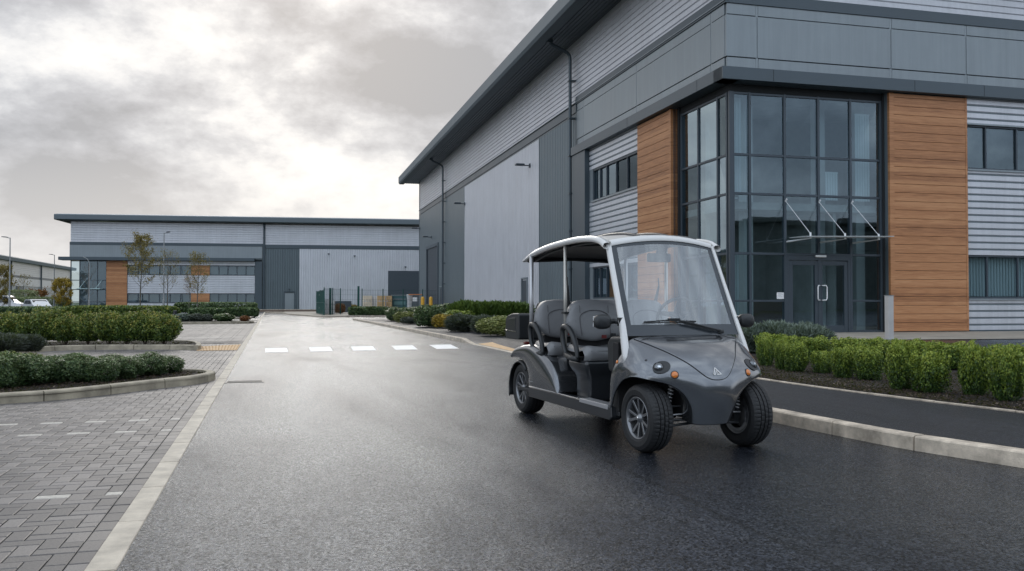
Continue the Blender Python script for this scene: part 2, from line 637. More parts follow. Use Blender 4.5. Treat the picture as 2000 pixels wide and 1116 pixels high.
def stones(path, w, z0, z1, length, name, m, gap=0.014, side=1, ch=0.014, drop=None):
    """kerb stones following a path; `path` is the road-side foot line, stones lie on its `side`"""
    P = [Vector((a, b, 0)) for a, b in path]
    L = [0]
    for i in range(1, len(P)):
        L.append(L[-1] + (P[i] - P[i - 1]).length)

    def at(s):
        s = max(0, min(L[-1], s))
        for i in range(1, len(P)):
            if s <= L[i]:
                u = (s - L[i - 1]) / max(1e-6, L[i] - L[i - 1])
                return P[i - 1].lerp(P[i], u), (P[i] - P[i - 1]).normalized()
        return P[-1], (P[-1] - P[-2]).normalized()
    mb = MB()
    s = 0.0
    rr = random.Random(7)
    while s < L[-1] - 0.05:
        e = min(s + length, L[-1])
        k = max(2, int(length / 0.3))
        ring = []
        dz = rr.uniform(-0.002, 0.002)
        for i in range(k + 1):
            q = s + gap / 2 + (e - s - gap) * i / k
            p, d = at(q)
            nrm = Vector((d.y, -d.x, 0)) * side
            t = z1 if drop is None else drop(q, z1)
            t += dz
            c = min(ch, max(0.001, t - z0 - 0.001))
            prof = [(0, z0 - 0.05), (c * 0.3, t - c), (c, t - c * 0.25), (c * 2, t), (w, t), (w, z0 - 0.05)]
            ring.append([p + nrm * a + Vector((0, 0, h)) for a, h in prof])
        mb.grid(ring)
        n = 6
        o_ = len(mb.v) - (k + 1) * n
        mb.f.append(tuple(o_ + i for i in range(n)))
        mb.f.append(tuple(o_ + k * n + i for i in range(n - 1, -1, -1)))
        s = e
    ob = mb.build(name, m, recalc=True)
    struct(ob)
    return ob


# distance along the right kerb at which the dropped crossing lies
def len_to_y(path, y):
    s = 0
    for i in range(1, len(path)):
        a, b = path[i - 1], path[i]
        if a[1] <= y <= b[1]:
            return s + math.hypot(b[0] - a[0], b[1] - a[1]) * (y - a[1]) / (b[1] - a[1])
        s += math.hypot(b[0] - a[0], b[1] - a[1])
    return s


dA, dB = len_to_y(KRs, 19.3), len_to_y(KRs, 24.2)


def dropf(s, z):
    lo = 0.012
    if s < dA - 1.2 or s > dB + 1.2:
        return z
    if dA < s < dB:
        return lo
    u = (dA - s) / 1.2 if s <= dA else (s - dB) / 1.2
    return lo + (z - lo) * u


PZ = 0.12
stones(KRs, 0.14, 0.0, PZ, 0.915, 'kerb_right', M_kerb, drop=dropf)

# flush kerb on the left with its long stones
stones([(LX, -4 + 1.0 * i) for i in range(0, 112)], 0.135, -0.02, 0.006, 0.915, 'flush_kerb', M_flush, side=-1, ch=0.006)

# right hand footway
back = [(6.3, -4), (7.05, 2.2), (7.25, 5.0), (7.03, 6.82), (6.82, 7.96), (6.70, 8.9), (6.62, 9.7), (6.56, 10.9), (6.55, 12.5), (6.6, 15), (6.75, 18), (6.98, 22), (7.3, 28),
        (7.65, 34), (7.87, 40), (7.6, 46), (7.2, 50)]
back = [(p.x, p.y) for p in catmull([(a, b, 0) for a, b in back], 4)]
inner = []
for i, (a, b) in enumerate(KRs):
    j0, j1 = max(i - 1, 0), min(i + 1, len(KRs) - 1)
    d = Vector((KRs[j1][0] - KRs[j0][0], KRs[j1][1] - KRs[j0][1], 0)).normalized()
    inner.append((a + d.y * 0.14, b - d.x * 0.14))
fw = MB()
NS = 150


def resample_y(path, ys):
    xs = [p[0] for p in path]
    yy = [p[1] for p in path]
    return np.interp(ys, yy, xs)


inner2 = [p for i, p in enumerate(inner) if i == 0 or p[1] > inner[i - 1][1]]
ys = np.linspace(-3.8, 57.5, 240)
xi, xb = resample_y(inner2, ys), resample_y(back, ys)
EDGE_Y, EDGE_X = ys, xb
rows = []
for y, a, b in zip(ys, xi, xb):
    s_ = len_to_y(KRs, y)
    zz = dropf(s_, PZ)
    b = max(b, a + 1.2) if y < 50 else a + 1.9 + (y - 50) * 0.4
    rows.append([(a, y, zz), (a + min(1.0, (b - a) * 0.6), y, PZ), (b, y, PZ)])
fo = fw.grid(rows).build('footway_right', M_foot)
struct(fo)
# concrete edging between footway and planting bed
ed = [(a, b) for a, b in back if b < 47]
stones(ed, 0.045, PZ - 0.02, PZ + 0.018, 0.915, 'path_edging', M_kerb, ch=0.006)
# planted ground and forecourt behind
bedR = MB()
rows = []
for y, b in zip(ys, xb):
    if y > 47:
        break
    rows.append([(b + 0.045, y, PZ - 0.01), (b + 0.5, y, PZ + 0.03), (max(b + 1.5, 14), y, PZ + 0.025)])
bo = bedR.grid(rows).build('mulch_bed_right', M_mulch)
struct(bo)
# tactile paving at the dropped kerb, right and left
def tactile(poly4, z, nu, nv, name):
    mb = MB()
    A, B, C, D = [Vector((p[0], p[1], z)) for p in poly4]
    mb.add([A, B, C, D], [(0, 1, 2, 3)])
    for i in range(nu):
        for j in range(nv):
            u, v = (i + 0.5) / nu, (j + 0.5) / nv
            p = (A.lerp(B, u)).lerp(D.lerp(C, u), v)
            r = 0.016
            vs = [p + Vector((math.cos(k * PI / 3) * r, math.sin(k * PI / 3) * r, 0)) for k in range(6)] + \
                 [p + Vector((math.cos(k * PI / 3) * r * .6, math.sin(k * PI / 3) * r * .6, 0.006)) for k in range(6)]
            mb.add(vs, [tuple(range(6, 12))] + [(k, (k + 1) % 6, (k + 1) % 6 + 6, k + 6) for k in range(6)])
    o = mb.build(name, M_tact)
    struct(o)
    return o


def tilt_patch():
    mb = MB()
    rows = []
    for y in np.linspace(19.6, 23.9, 16):
        a = float(np.interp(y, [p[1] for p in inner2], [p[0] for p in inner2]))
        k = dropf(len_to_y(KRs, y), PZ)
        b = a + 0.45 + 0.85 * (1 - abs(y - 21.0) / 3.2)
        row = []
        for u in np.linspace(0, 1, 5):
            x = a + (b - a) * u
            z = k + (PZ - k) * min(1, (x - a) / 1.0) + 0.006
            row.append((x, y, z))
        rows.append(row)
    mb.grid(rows)
    o = mb.build('tactile_paving_right', M_tact)
    struct(o)


tilt_patch()

# herringbone block paving, laid block by block
M_pav = bpy.data.materials.new('paving_blocks')
M_pav.use_nodes = True
t = M_pav.node_tree
p = t.nodes['Principled BSDF']
g = nd(t, 'ShaderNodeNewGeometry')
tc = nd(t, 'ShaderNodeTexCoord')
n = nd(t, 'ShaderNodeTexNoise', Scale=70.0, Detail=4.0, Roughness=0.7)
t.links.new(tc.outputs['Object'], n.inputs[0])
n2 = nd(t, 'ShaderNodeTexNoise', Scale=0.9, Detail=5.0, Roughness=0.6)
t.links.new(tc.outputs['Object'], n2.inputs[0])
f = mth(t, 'ADD', mth(t, 'MULTIPLY', g.outputs['Random Per Island'], 0.25), mth(t, 'ADD', mth(t, 'MULTIPLY', n.outputs[0], 0.40), mth(t, 'MULTIPLY', n2.outputs[0], 0.35)))
c = ramp(t, f, [(0.28, (0.062, 0.058, 0.056)), (0.5, (0.128, 0.115, 0.106)), (0.72, (0.22, 0.20, 0.185))])
t.links.new(c, p.inputs['Base Color'])
rr_ = mth(t, 'ADD', mth(t, 'MULTIPLY', n2.outputs[0], 0.3), 0.42)
t.links.new(rr_, p.inputs['Roughness'])
b = nd(t, 'ShaderNodeBump', Strength=0.35, Distance=0.004)
t.links.new(n.outputs[0], b.inputs['Height'])
t.links.new(b.outputs[0], p.inputs['Normal'])
M_wblk = mat('white_blocks', (0.43, 0.40, 0.35), 0.6, var=0.3, vscale=30)
M_tanblk = mat('buff_blocks', (0.30, 0.22, 0.15), 0.7, var=0.15, vscale=30)


def blocks(rects, name, m, z=0.0, gap=0.0055, ch=0.006):
    R_ = np.array(rects, dtype=float)
    n = len(R_)
    rg = np.random.default_rng(3)
    jz = rg.uniform(-0.0015, 0.0015, n)
    x0, x1, y0, y1 = R_[:, 0] + gap / 2, R_[:, 1] - gap / 2, R_[:, 2] + gap / 2, R_[:, 3] - gap / 2
    V = np.zeros((n, 12, 3))
    zt = z + jz
    for k, (c, zz) in enumerate([(0, z - 0.03), (0, None), (ch, None)]):
        for q, (sx, sy) in enumerate([(0, 0), (1, 0), (1, 1), (0, 1)]):
            V[:, k * 4 + q, 0] = np.where(sx, x1 - c, x0 + c)
            V[:, k * 4 + q, 1] = np.where(sy, y1 - c, y0 + c)
            V[:, k * 4 + q, 2] = z - 0.03 if k == 0 else (zt - ch * 0.6 if k == 1 else zt)
    fs = [(8, 9, 10, 11)]
    for k in (0, 4):
        for q in range(4):
            r_ = (q + 1) % 4
            fs.append((k + q, k + r_, k + 4 + r_, k + 4 + q))
    F = (np.arange(n)[:, None, None] * 12 + np.array(fs)[None]).reshape(-1, 4)
    me = bpy.data.meshes.new(name)
    me.from_pydata(V.reshape(-1, 3).tolist(), [], F.tolist())
    me.materials.append(m)
    ob = bpy.data.objects.new(name, me)
    COL.objects.link(ob)
    struct(ob)
    return ob


S = 0.1
PX1 = LX - 0.135   # inner edge of flush kerb
whites_y = [G(165, 966).y, G(170, 845).y, G(300, 819).y]


def paving(ymin, ymax, name, white_rows, xl):
    g_, w_ = [], []
    xe = PX1 - 0.1          # one stretcher course beside the kerb
    j0, j1 = int(ymin / S), int(ymax / S)
    wj = [int(q / S) for q in white_rows]
    for j in range(j0, j1):
        y = j * S
        xm = xl(y)
        i1 = int((xm - xe) / S)
        if j % 2 == 0:
            g_.append((xe, xe + 0.1, y, y + 0.2))
        for i in range(i1, 0):
            k = (i - j) % 4
            x = xe + i * S
            if k == 0:
                x1 = min(x + 0.2, xe)
                (w_ if j in wj else g_).append((x, x1, y, y + 0.1))
            elif k == 3:
                g_.append((x, x + 0.1, y, y + 0.2))
            if i == i1 and k == 1:
                g_.append((x, x + 0.1, y, y + 0.1))
    a = blocks(g_, name, M_pav)
    if w_:
        blocks(w_, name.replace('paving', 'white_paving'), M_wblk)
    return a


paving(1.0, 26.2, 'block_paving', whites_y, lambda y: -0.32 * y - 4.6)
MB().box(-40, PX1 - 0.002, -10, 60, -0.2, -0.012).build('paving_base', M_joint)
struct(COL.objects['paving_base'])
# bays beyond the crossing
M_pav2 = mat('far_paving', (0.20, 0.185, 0.175), 0.5, var=0.15, vscale=5)


def far_bays():
    g_, w_ = [], []
    xe = PX1
    y = 28.2
    wy = G(330, 660).y
    j = 0
    while y < 52:
        x = xe
        off = 0.2 * (j % 2) * 0.5
        x -= off
        if off:
            g_.append((x, xe, y, y + 0.2))
        while x > -0.33 * y - 4:
            r_ = (x - 0.4, x, y, y + 0.2)
            (w_ if abs(y - wy) < 0.1 else g_).append(r_)
            x -= 0.4
        y += 0.2
        j += 1
    blocks(g_, 'parking_paving', M_pav, gap=0.012)
    blocks(w_, 'parking_line_blocks', M_wblk, gap=0.012)


far_bays()
# asphalt strip of the crossing path on the left, with buff tactile slabs
sheet([(-30, 26.3), (PX1, 26.3), (PX1, 28.15), (-30, 28.15)], 0.002, 'crossing_path', M_foot)
tactile([(-1.75, 22.6), (PX1 - 0.02, 22.6), (PX1 - 0.02, 25.6), (-2.0, 24.6)], 0.008, 14, 30, 'tactile_paving_left')

# crossing marks
marks = [(518, 563, 603, 648), (603, 648, 0, 0)]
ym = 21.45
for (pa, pb, pc, pd, yt) in [(518, 563, 518, 560, 0), (607, 650, 603, 645, 0), (690, 735, 685, 728, 0), (773, 816, 764, 806, 0), (853, 897, 838, 880, 0)]:
    a, b_ = G(pa, 689 - (pa - 518) * 0.020).xy, G(pb, 689 - (pb - 518) * 0.020).xy
    c_, d_ = G(pc, 681 - (pc - 518) * 0.021).xy, G(pd, 681 - (pd - 518) * 0.021).xy
    vs = [(a.x, a.y, 0.004), (b_.x, b_.y, 0.004), (d_.x, d_.y, 0.004), (c_.x, c_.y, 0.004)]
    o = MB().add(vs, [(0, 1, 2, 3)]).build('crossing_mark', M_line, parent=ro)

# raised planting beds on the left
def bed(path, name, zt=0.125, w=0.13, m=M_kerb2, length=0.915, fill=None):
    P = [(p.x, p.y) for p in catmull([(a, b, 0) for a, b in path], 6)]
    stones(P, w, 0.0, zt, length, name + '_kerb', m, side=-1, ch=0.02)
    return P


def poly_bed(poly, name, z=0.10):
    """mulch surface, gently mounded, with loose chips"""
    xs = [p[0] for p in poly]
    ys_ = [p[1] for p in poly]
    o = MB().add([(a, b, z) for a, b in poly], [tuple(range(len(poly)))]).build(name, M_mulch, recalc=False)
    if o.data.polygons[0].normal.z < 0:
        o.data.flip_normals()
    struct(o)


b1 = [(-12, 8.0), (-8, 9.3), (-5.4, 10.5), (-3.06, 11.46), (-2.4, 11.85), (-1.56, 12.85), (-1.05, 13.45), (-0.86, 13.95), (-0.83, 14.35), (-1.0, 14.75), (-1.4, 14.95), (-2.2, 14.9), (-4, 14.75), (-8, 14.6), (-12, 14.4)]
b1s = bed(b1, 'near_bed')
poly_bed([(a * 0.985 - 0.02, b) for a, b in b1s], 'near_mulch_bed', 0.085)
b2 = [(-14, 17.5), (-9, 20.6), (-6.4, 21.9), (-5.55, 22.6), (-5.25, 23.4), (-4.7, 23.75), (-3.8, 23.75), (-2.9, 23.55), (-2.2, 23.3), (-1.7, 23.0), (-1.95, 25.3), (-2.6, 26.2), (-5, 26.25), (-14, 26.25)]
b2s = bed(b2, 'middle_bed')
poly_bed([(a - 0.05, b + 0.05) for a, b in b2s], 'middle_mulch_bed', 0.09)
b3 = [(-20, 49.0), (-10, 49.4), (-5, 49.5), (-1.6, 50.0), (-1.0, 50.6), (-1.0, 51.8), (-1.6, 52.4), (-6, 53), (-20, 53)]
b3s = bed(b3, 'far_bed')
poly_bed(b3s, 'far_mulch_bed', 0.09)
# second strip further on with hedges
sheet([(-40, 53), (PX1, 53), (PX1, 60), (-40, 60)], 0.004, 'parking_lane', M_foot)
b4 = [(-30, 62), (-10, 62), (-3, 62.3), (-1.6, 63), (-1.4, 66), (-2.0, 74), (-10, 78), (-30, 78)]
b4s = bed(b4, 'lawn_bed')
poly_bed(b4s, 'lawn_strip', 0.09)

# island by the gate on the far side and its kerb
isl = [(60, 60.3), (9.4, 70.6), (7.3, 69.9), (4.4, 69.2), (3.55, 70.2), (2.9, 74.5), (1.4, 84), (1.0, 92), (1.4, 100), (60, 101)]
isl = [(30, 71.6), (20, 71.2), (9.5, 70.6), (6.6, 69.8), (4.4, 69.1), (3.55, 70.2), (2.9, 74.5), (1.6, 84), (1.2, 92), (1.6, 100), (30, 101)]
stones([(p.x, p.y) for p in catmull([(a, b, 0) for a, b in isl], 4)][::-1], 0.15, 0, 0.12, 0.915, 'island_kerb', M_kerb, side=1)
poly_bed(isl, 'island_ground', 0.11)
COL.objects['island_ground'].data.materials[0] = M_path
sheet([(5.2, 58), (7.8, 50), (12, 48), (14, 49), (14, 70.4), (9.5, 70.4), (6.6, 69.6)], 0.006, 'side_access', M_road)

# forecourt of the big building (concrete), footpath along its faces
sheet([(11.2, 21.2), (60, 15.5), (60, 26.0), (14.3, 26.0), (14.3, 45), (12.6, 45), (12.6, 22.3)], PZ + 0.03, 'forecourt', M_path)
struct(MB().box(14, 75, 22.6, 101, -0.1, PZ - 0.02).build('plot_ground', M_path))
kerbF = [(10.9, 17.6), (13, 17.0), (20, 15.6), (40, 12)]
# car park asphalt strip glimpsed behind the box shrubs
sheet([(12.6, 16.9), (40, 11.6), (60, 8), (60, 14.9), (40, 17.2), (14.2, 20.4)], PZ + 0.032, 'car_park', M_road)

# drain grate
dg = MB()
gx, gy = G(478, 746).xy
for k in range(7):
    dg.box(gx - 0.25, gx + 0.25, gy - 0.16 + k * 0.05, gy - 0.135 + k * 0.05, -0.01, 0.006)
dg.box(gx - 0.28, gx - 0.25, gy - 0.2, gy + 0.22, -0.01, 0.007)
dg.box(gx + 0.25, gx + 0.28, gy - 0.2, gy + 0.22, -0.01, 0.007)
o = dg.build('drain_grate', mat('cast_iron', (0.05, 0.05, 0.052), 0.5, metal=0.6))
tag(o, 'dark iron drain grate set in the road beside the pale flush kerb', 'drain grate')
# loose bits on the asphalt
# ------------------------------------------------------------------ buildings
def mat_clad(name, color, rough=0.42, metal=0.35, var=0.15):
    return mat(name, color, rough, metal=metal, var=var, vscale=0.35, streak=0.5)


M_silver = mat_clad('silver_cladding', (0.52, 0.53, 0.56), 0.38, 0.3)
M_silverv = mat_clad('silver_cladding_vertical', (0.50, 0.505, 0.53), 0.4, 0.3)
M_dark = mat_clad('slate_cladding', (0.11, 0.14, 0.155), 0.42, 0.2)
M_panel = mat_clad('slate_panel', (0.215, 0.245, 0.262), 0.38, 0.25)
M_trim = mat('slate_trim', (0.055, 0.075, 0.09), 0.4, metal=0.2, var=0.08, vscale=0.5)
M_fasc = mat('eaves_fascia', (0.10, 0.125, 0.14), 0.6, metal=0.0, var=0.06, vscale=0.4)
M_frame = mat('window_frame', (0.045, 0.06, 0.075), 0.4, metal=0.2)
M_slot = mat('shadow_gap', (0.012, 0.014, 0.016), 0.8)
M_glass = mat_glass('glazing', (0.56, 0.67, 0.71), 0.11, 0.015, wav=0.03, gcol=(0.60, 0.74, 0.83), fres=0.3)
M_room = mat('interior_wall', (0.34, 0.34, 0.32), 0.9, var=0.3, vscale=0.8)
M_blind = mat('window_blind', (0.62, 0.66, 0.65), 0.8)
M_steel = mat('brushed_steel', (0.78, 0.78, 0.78), 0.3, metal=0.3)
M_shutter = mat('dock_shutter', (0.05, 0.065, 0.08), 0.45, metal=0.2)
M_roofsheet = mat('roof_sheet', (0.62, 0.62, 0.62), 0.4, metal=0.3)
M_yellow = mat('bollard_yellow', (0.62, 0.33, 0.02), 0.45, var=0.1)
M_notice = mat('paper_notice', (0.75, 0.75, 0.75), 0.6)
M_ink = mat('notice_ink', (0.2, 0.2, 0.22), 0.6)


def mat_wood():
    m = bpy.data.materials.new('timber_boards')
    m.use_nodes = True
    t = m.node_tree
    p = t.nodes['Principled BSDF']
    tc = nd(t, 'ShaderNodeTexCoord')
    g = nd(t, 'ShaderNodeNewGeometry')
    sep = nd(t, 'ShaderNodeSeparateXYZ')
    t.links.new(tc.outputs['Object'], sep.inputs[0])
    row = mth(t, 'FLOOR', mth(t, 'DIVIDE', sep.outputs[2], 0.302))
    wn = nd(t, 'ShaderNodeTexWhiteNoise', _noise_dimensions='1D')
    t.links.new(row, wn.inputs['W'])
    cb = nd(t, 'ShaderNodeCombineXYZ')
    t.links.new(mth(t, 'ADD', mth(t, 'ADD', sep.outputs[0], sep.outputs[1]), mth(t, 'MULTIPLY', wn.outputs[0], 30.0)), cb.inputs[0])
    t.links.new(mth(t, 'MULTIPLY', sep.outputs[2], 16.0), cb.inputs[2])
    n = nd(t, 'ShaderNodeTexNoise', Scale=1.3, Detail=6.0, Roughness=0.65, Distortion=0.6)
    t.links.new(cb.outputs[0], n.inputs[0])
    f = mth(t, 'ADD', mth(t, 'MULTIPLY', n.outputs[0], 0.8), mth(t, 'MULTIPLY', wn.outputs[0], 0.22))
    c = ramp(t, f, [(0.28, (0.22, 0.088, 0.032)), (0.5, (0.40, 0.175, 0.070)), (0.75, (0.53, 0.265, 0.12))])
    t.links.new(c, p.inputs['Base Color'])
    p.inputs['Roughness'].default_value = 0.55
    return m


M_wood = mat_wood()


class Face:
    """helper to build on a facade: a = along, z = up, out = away from the wall"""
    def __init__(s, kind):
        s.k = kind

    def p(s, a, z, o):
        return (a, -o, z) if s.k == 'R' else (-o, a, z)

    def box(s, mb, a0, a1, z0, z1, o0, o1):
        if s.k == 'R':
            mb.box(a0, a1, -o1, -o0, z0, z1)
        else:
            mb.box(-o1, -o0, a0, a1, z0, z1)

    def ribs_h(s, a0, a1, z0, z1, out=0.04, pitch=0.245, depth=0.045, groove=0.09):
        """horizontal trapezoid cladding: rows at heights"""
        mb = MB()
        hs = [(z0, out)]
        z = z0
        while z < z1 - 0.01:
            for dz, d in ((0.0, out), (pitch - groove, out), (pitch - groove * 0.75, out - depth), (pitch - groove * 0.3, out - depth), (pitch - 0.001, out)):
                if z + dz < z1:
                    hs.append((z + dz + 0.0005, d))
            z += pitch
        hs.append((z1, out))
        mb.grid([[s.p(a0, h, d), s.p(a1, h, d)] for h, d in hs])
        return mb

    def ribs_v(s, a0, a1, z0, z1, out=0.04, pitch=0.25, depth=0.035, groove=0.09):
        mb = MB()
        hs = [(a0, out)]
        a = a0
        while a < a1 - 0.01:
            for da, d in ((0.0, out), (pitch - groove, out), (pitch - groove * 0.75, out - depth), (pitch - groove * 0.3, out - depth), (pitch - 0.001, out)):
                if a + da < a1:
                    hs.append((a + da + 0.0005, d))
            a += pitch
        hs.append((a1, out))
        mb.grid([[s.p(h, z0, d), s.p(h, z1, d)] for h, d in hs])
        return mb

    def boards(s, a0, a1, z0, z1, out, thick, pitch=0.302):
        mb = MB()
        z = z0
        while z < z1 - 0.02:
            s.box(mb, a0, a1, z, min(z + pitch - 0.011, z1), out - thick, out)
            z += pitch
        return mb

    def window(s, root, a0, a1, z0, z1, divs, out=0.0, fr=0.06, blind=None, recess=0.08):
        """ribbon window: frame part, panes as sub-parts"""
        mb = MB()
        s.box(mb, a0, a1, z0, z0 + fr, out - recess, out + 0.03)
        s.box(mb, a0, a1, z1 - fr, z1, out - recess, out + 0.03)
        for k, d in enumerate(divs):
            s.box(mb, d - fr / 2, d + fr / 2, z0 + fr, z1 - fr, out - recess, out + 0.02)
        w = mb.build('window', M_frame, root, bevel=0.006, seg=1)
        for q in range(len(divs) - 1):
            g = MB()
            x0, x1 = divs[q] + fr / 2, divs[q + 1] - fr / 2
            g.add([s.p(x0, z0 + fr, out - 0.05), s.p(x1, z0 + fr, out - 0.05), s.p(x1, z1 - fr, out - 0.05), s.p(x0, z1 - fr, out - 0.05)], [(0, 1, 2, 3)])
            g.build('pane', M_glass, w)
        return w


def lamp_on(root, F, a, z, s=1.0):
    mb = MB()
    F.box(mb, a - 0.08 * s, a + 0.08 * s, z - 0.12 * s, z + 0.12 * s, 0.02, 0.12 * s)
    F.box(mb, a - 0.03 * s, a + 0.03 * s, z - 0.03 * s, z + 0.03 * s, 0.1 * s, 0.5 * s)
    F.box(mb, a - 0.17 * s, a + 0.17 * s, z - 0.02, z + 0.09 * s, 0.42 * s, 0.95 * s)
    mb.build('wall_lamp', M_frame, root, bevel=0.015, seg=1)


def pipe(root, F, a, z0, z1, out=0.22, r=0.075, reach=1.1, hop=True):
    P = [F.p(a, z0, out), F.p(a, z1 - 0.9, out), F.p(a, z1 - 0.55, out + 0.12), F.p(a, z1 - 0.2, out + reach * 0.8), F.p(a, z1, out + reach)]
    P2 = [P[0], F.p(a, z1 - 1.1, out)] + [tuple(q) for q in catmull(P[1:], 4)]
    mb = MB().tube(P2, r, 10)
    z = z0 + 0.8
    while z < z1 - 1.2:
        F.box(mb, a - r * 1.5, a + r * 1.5, z, z + 0.07, 0.03, out + r + 0.015)
        z += 1.9
    if hop:
        F.box(mb, a - 0.16, a + 0.16, z1 - 0.1, z1 + 0.12, out + reach - 0.15, out + reach + 0.15)
    mb.build('downpipe', M_trim, root, smooth=False)


# ---- main building, local frame: x along the entrance front, y along the long side, origin at the corner
BC = G(1423, 654, PZ)
B_RZ = -(YAW - math.atan(440 / F_PX))
MW = thing('warehouse', 'large grey warehouse with glazed corner entrance and timber piers, behind the buggy on the right', 'building', (BC.x, BC.y, 0), B_RZ)
FR, FL = Face('R'), Face('L')
XR = 46.0       # length of the entrance front
YL = 68.85      # length of the long side
ZE = 14.4
G0 = PZ
# core walls (set back behind the skin), leaving the glazed corner and offices open
core = MB()
core.box(0.06, XR, 15.3, YL, G0 - 0.3, ZE)                  # hall
core.box(0.06, XR, 0.06, 15.3, 8.7, ZE)                     # mass over the offices
core.box(9.9, XR, 7.5, 15.3, G0 - 0.3, 8.7)
core.build('core_wall', M_dark, MW)
inr = MB()
inr.box(0.5, 9.9, 5.4, 5.5, G0, 8.6)
inr.box(4.6, 4.7, 0.9, 5.4, G0, 4.4)
inr.box(0.4, 9.8, 0.6, 15.2, 4.35, 4.6)
inr.box(0.3, XR, 0.6, 15.2, 8.55, 8.68)
inr.box(9.9, XR, 3.0, 3.1, G0, 8.5)
inr.box(9.9, XR, 0.3, 3.0, 4.3, 4.5)
inr.box(0.3, XR, 0.4, 15.2, G0 - 0.1, G0 + 0.02)
inr.box(2.9, 3.0, 7.0, 15.2, G0, 8.5)
inr.box(0.3, 3.0, 5.5, 7.0, G0, 8.5)
inr.build('interior_partition', M_room, MW)
cols = MB()
for (a, b_) in ((1.2, 1.1), (4.2, 1.3), (5.6, 1.0), (1.1, 3.4)):
    cols.box(a, a + 0.35, b_, b_ + 0.35, G0, 8.5)
cols.build('interior_column', mat('column_white', (0.5, 0.5, 0.48), 0.7), MW)
for (a0, a1, z0, z1) in ((0.35, 0.85, 4.9, 8.1), (4.1, 4.6, 4.75, 5.7), (5.3, 5.9, 4.75, 7.8), (0.35, 0.8, 0.3, 2.8), (0.4, 0.7, 2.9, 4.7)):
    bl = MB().box(a0, a1, 0.618, 0.66, z1, z1 + 0.05)
    for k in range(int((a1 - a0) / 0.1)):
        bl.box(a0 + k * 0.1, a0 + k * 0.1 + 0.085, 0.62, 0.63, z0, z1)
    bl.build('blind', M_blind, MW)
desk = MB()
desk.box(2.0, 4.0, 3.2, 3.9, G0, 1.2)
desk.box(5.0, 5.9, 3.0, 3.6, G0, 0.9)
desk.box(0.8, 1.6, 4.0, 4.6, G0, 1.0)
desk.build('reception_desk', mat('desk_brown', (0.10, 0.06, 0.035), 0.6), MW, bevel=0.02)

# upper horizontal silver cladding, both sides
FL.ribs_h(0.0, YL, 11.17, ZE).build('upper_cladding', M_silver, MW)
FR.ribs_h(0.0, XR, 11.47, ZE).build('upper_cladding', M_silver, MW)
# trim bands
tb = MB()
FL.box(tb, 15.3, YL, 10.72, 11.17, 0.0, 0.09)
FL.box(tb, -0.13, 15.3, 11.10, 11.47, 0.0, 0.13)
FR.box(tb, 0.0, XR, 11.10, 11.47, 0.0, 0.128)
FL.box(tb, 15.3, YL, 10.62, 10.715, 0.0, 0.05)
tb.build('trim_band', M_trim, MW, bevel=0.01, seg=1)
mt = MB()
FL.box(mt, -0.15, YL, 11.17, 11.2, 0.0, 0.16)
mt.build('band_flashing', M_panel, MW)
# flat slate panels over the offices: cassettes with open joints
pn = MB()
pn2 = MB()
jR = [-0.10, 1.05, 6.25, 9.38, 14.6, 19.8, 25.0, 30.2, 35.4, 40.6, XR]
for a, b_ in zip(jR, jR[1:]):
    FR.box(pn, a + 0.012, b_ - 0.012, 9.33, 10.72, 0.0, 0.10)
    FR.box(pn2, a + 0.05, b_ - 0.05, 10.745, 11.10, 0.0, 0.085)
    FR.box(pn2, a + 0.05, b_ - 0.05, 8.93, 9.305, 0.0, 0.085)
jL = [-0.0, 0.97, 7.52, 14.2, 15.2]
for a, b_ in zip(jL, jL[1:]):
    FL.box(pn, a + 0.012, b_ - 0.012, 9.33, 10.72, 0.0, 0.10)
    FL.box(pn2, a + 0.05, b_ - 0.05, 10.745, 11.10, 0.0, 0.085)
    FL.box(pn2, a + 0.05, b_ - 0.05, 8.93, 9.305, 0.0, 0.085)
for j in jR[1:-1]:
    FR.box(pn2, j - 0.045, j + 0.045, 8.93, 11.10, 0.0, 0.078)
for j in jL[1:-1]:
    FL.box(pn2, j - 0.045, j + 0.045, 8.93, 11.10, 0.0, 0.078)
pn.build('cassette_panel', M_panel, MW, bevel=0.012, seg=1)
pn2.build('panel_frame', M_panel, MW, bevel=0.006, seg=1)
# canopy band over the glazing
cn = MB()
ov = 0.36
FR.box(cn, -ov, XR, 8.50, 8.92, -0.3, ov)
FL.box(cn, -0.3, 15.35, 8.50, 8.92, -0.3, ov)
cn.build('canopy_band', M_trim, MW, bevel=0.012, seg=1)
for F_, a in [(FR, q) for q in (1.5, 7.0, 9.9, 15, 20, 25, 30, 35, 40)] + [(FL, q) for q in (1.5, 7.9)]:
    cl = MB()
    F_.box(cl, a - 0.008, a + 0.008, 8.52, 8.90, ov - 0.01, ov + 0.003)
    cl.build('canopy_joint', M_slot, MW)

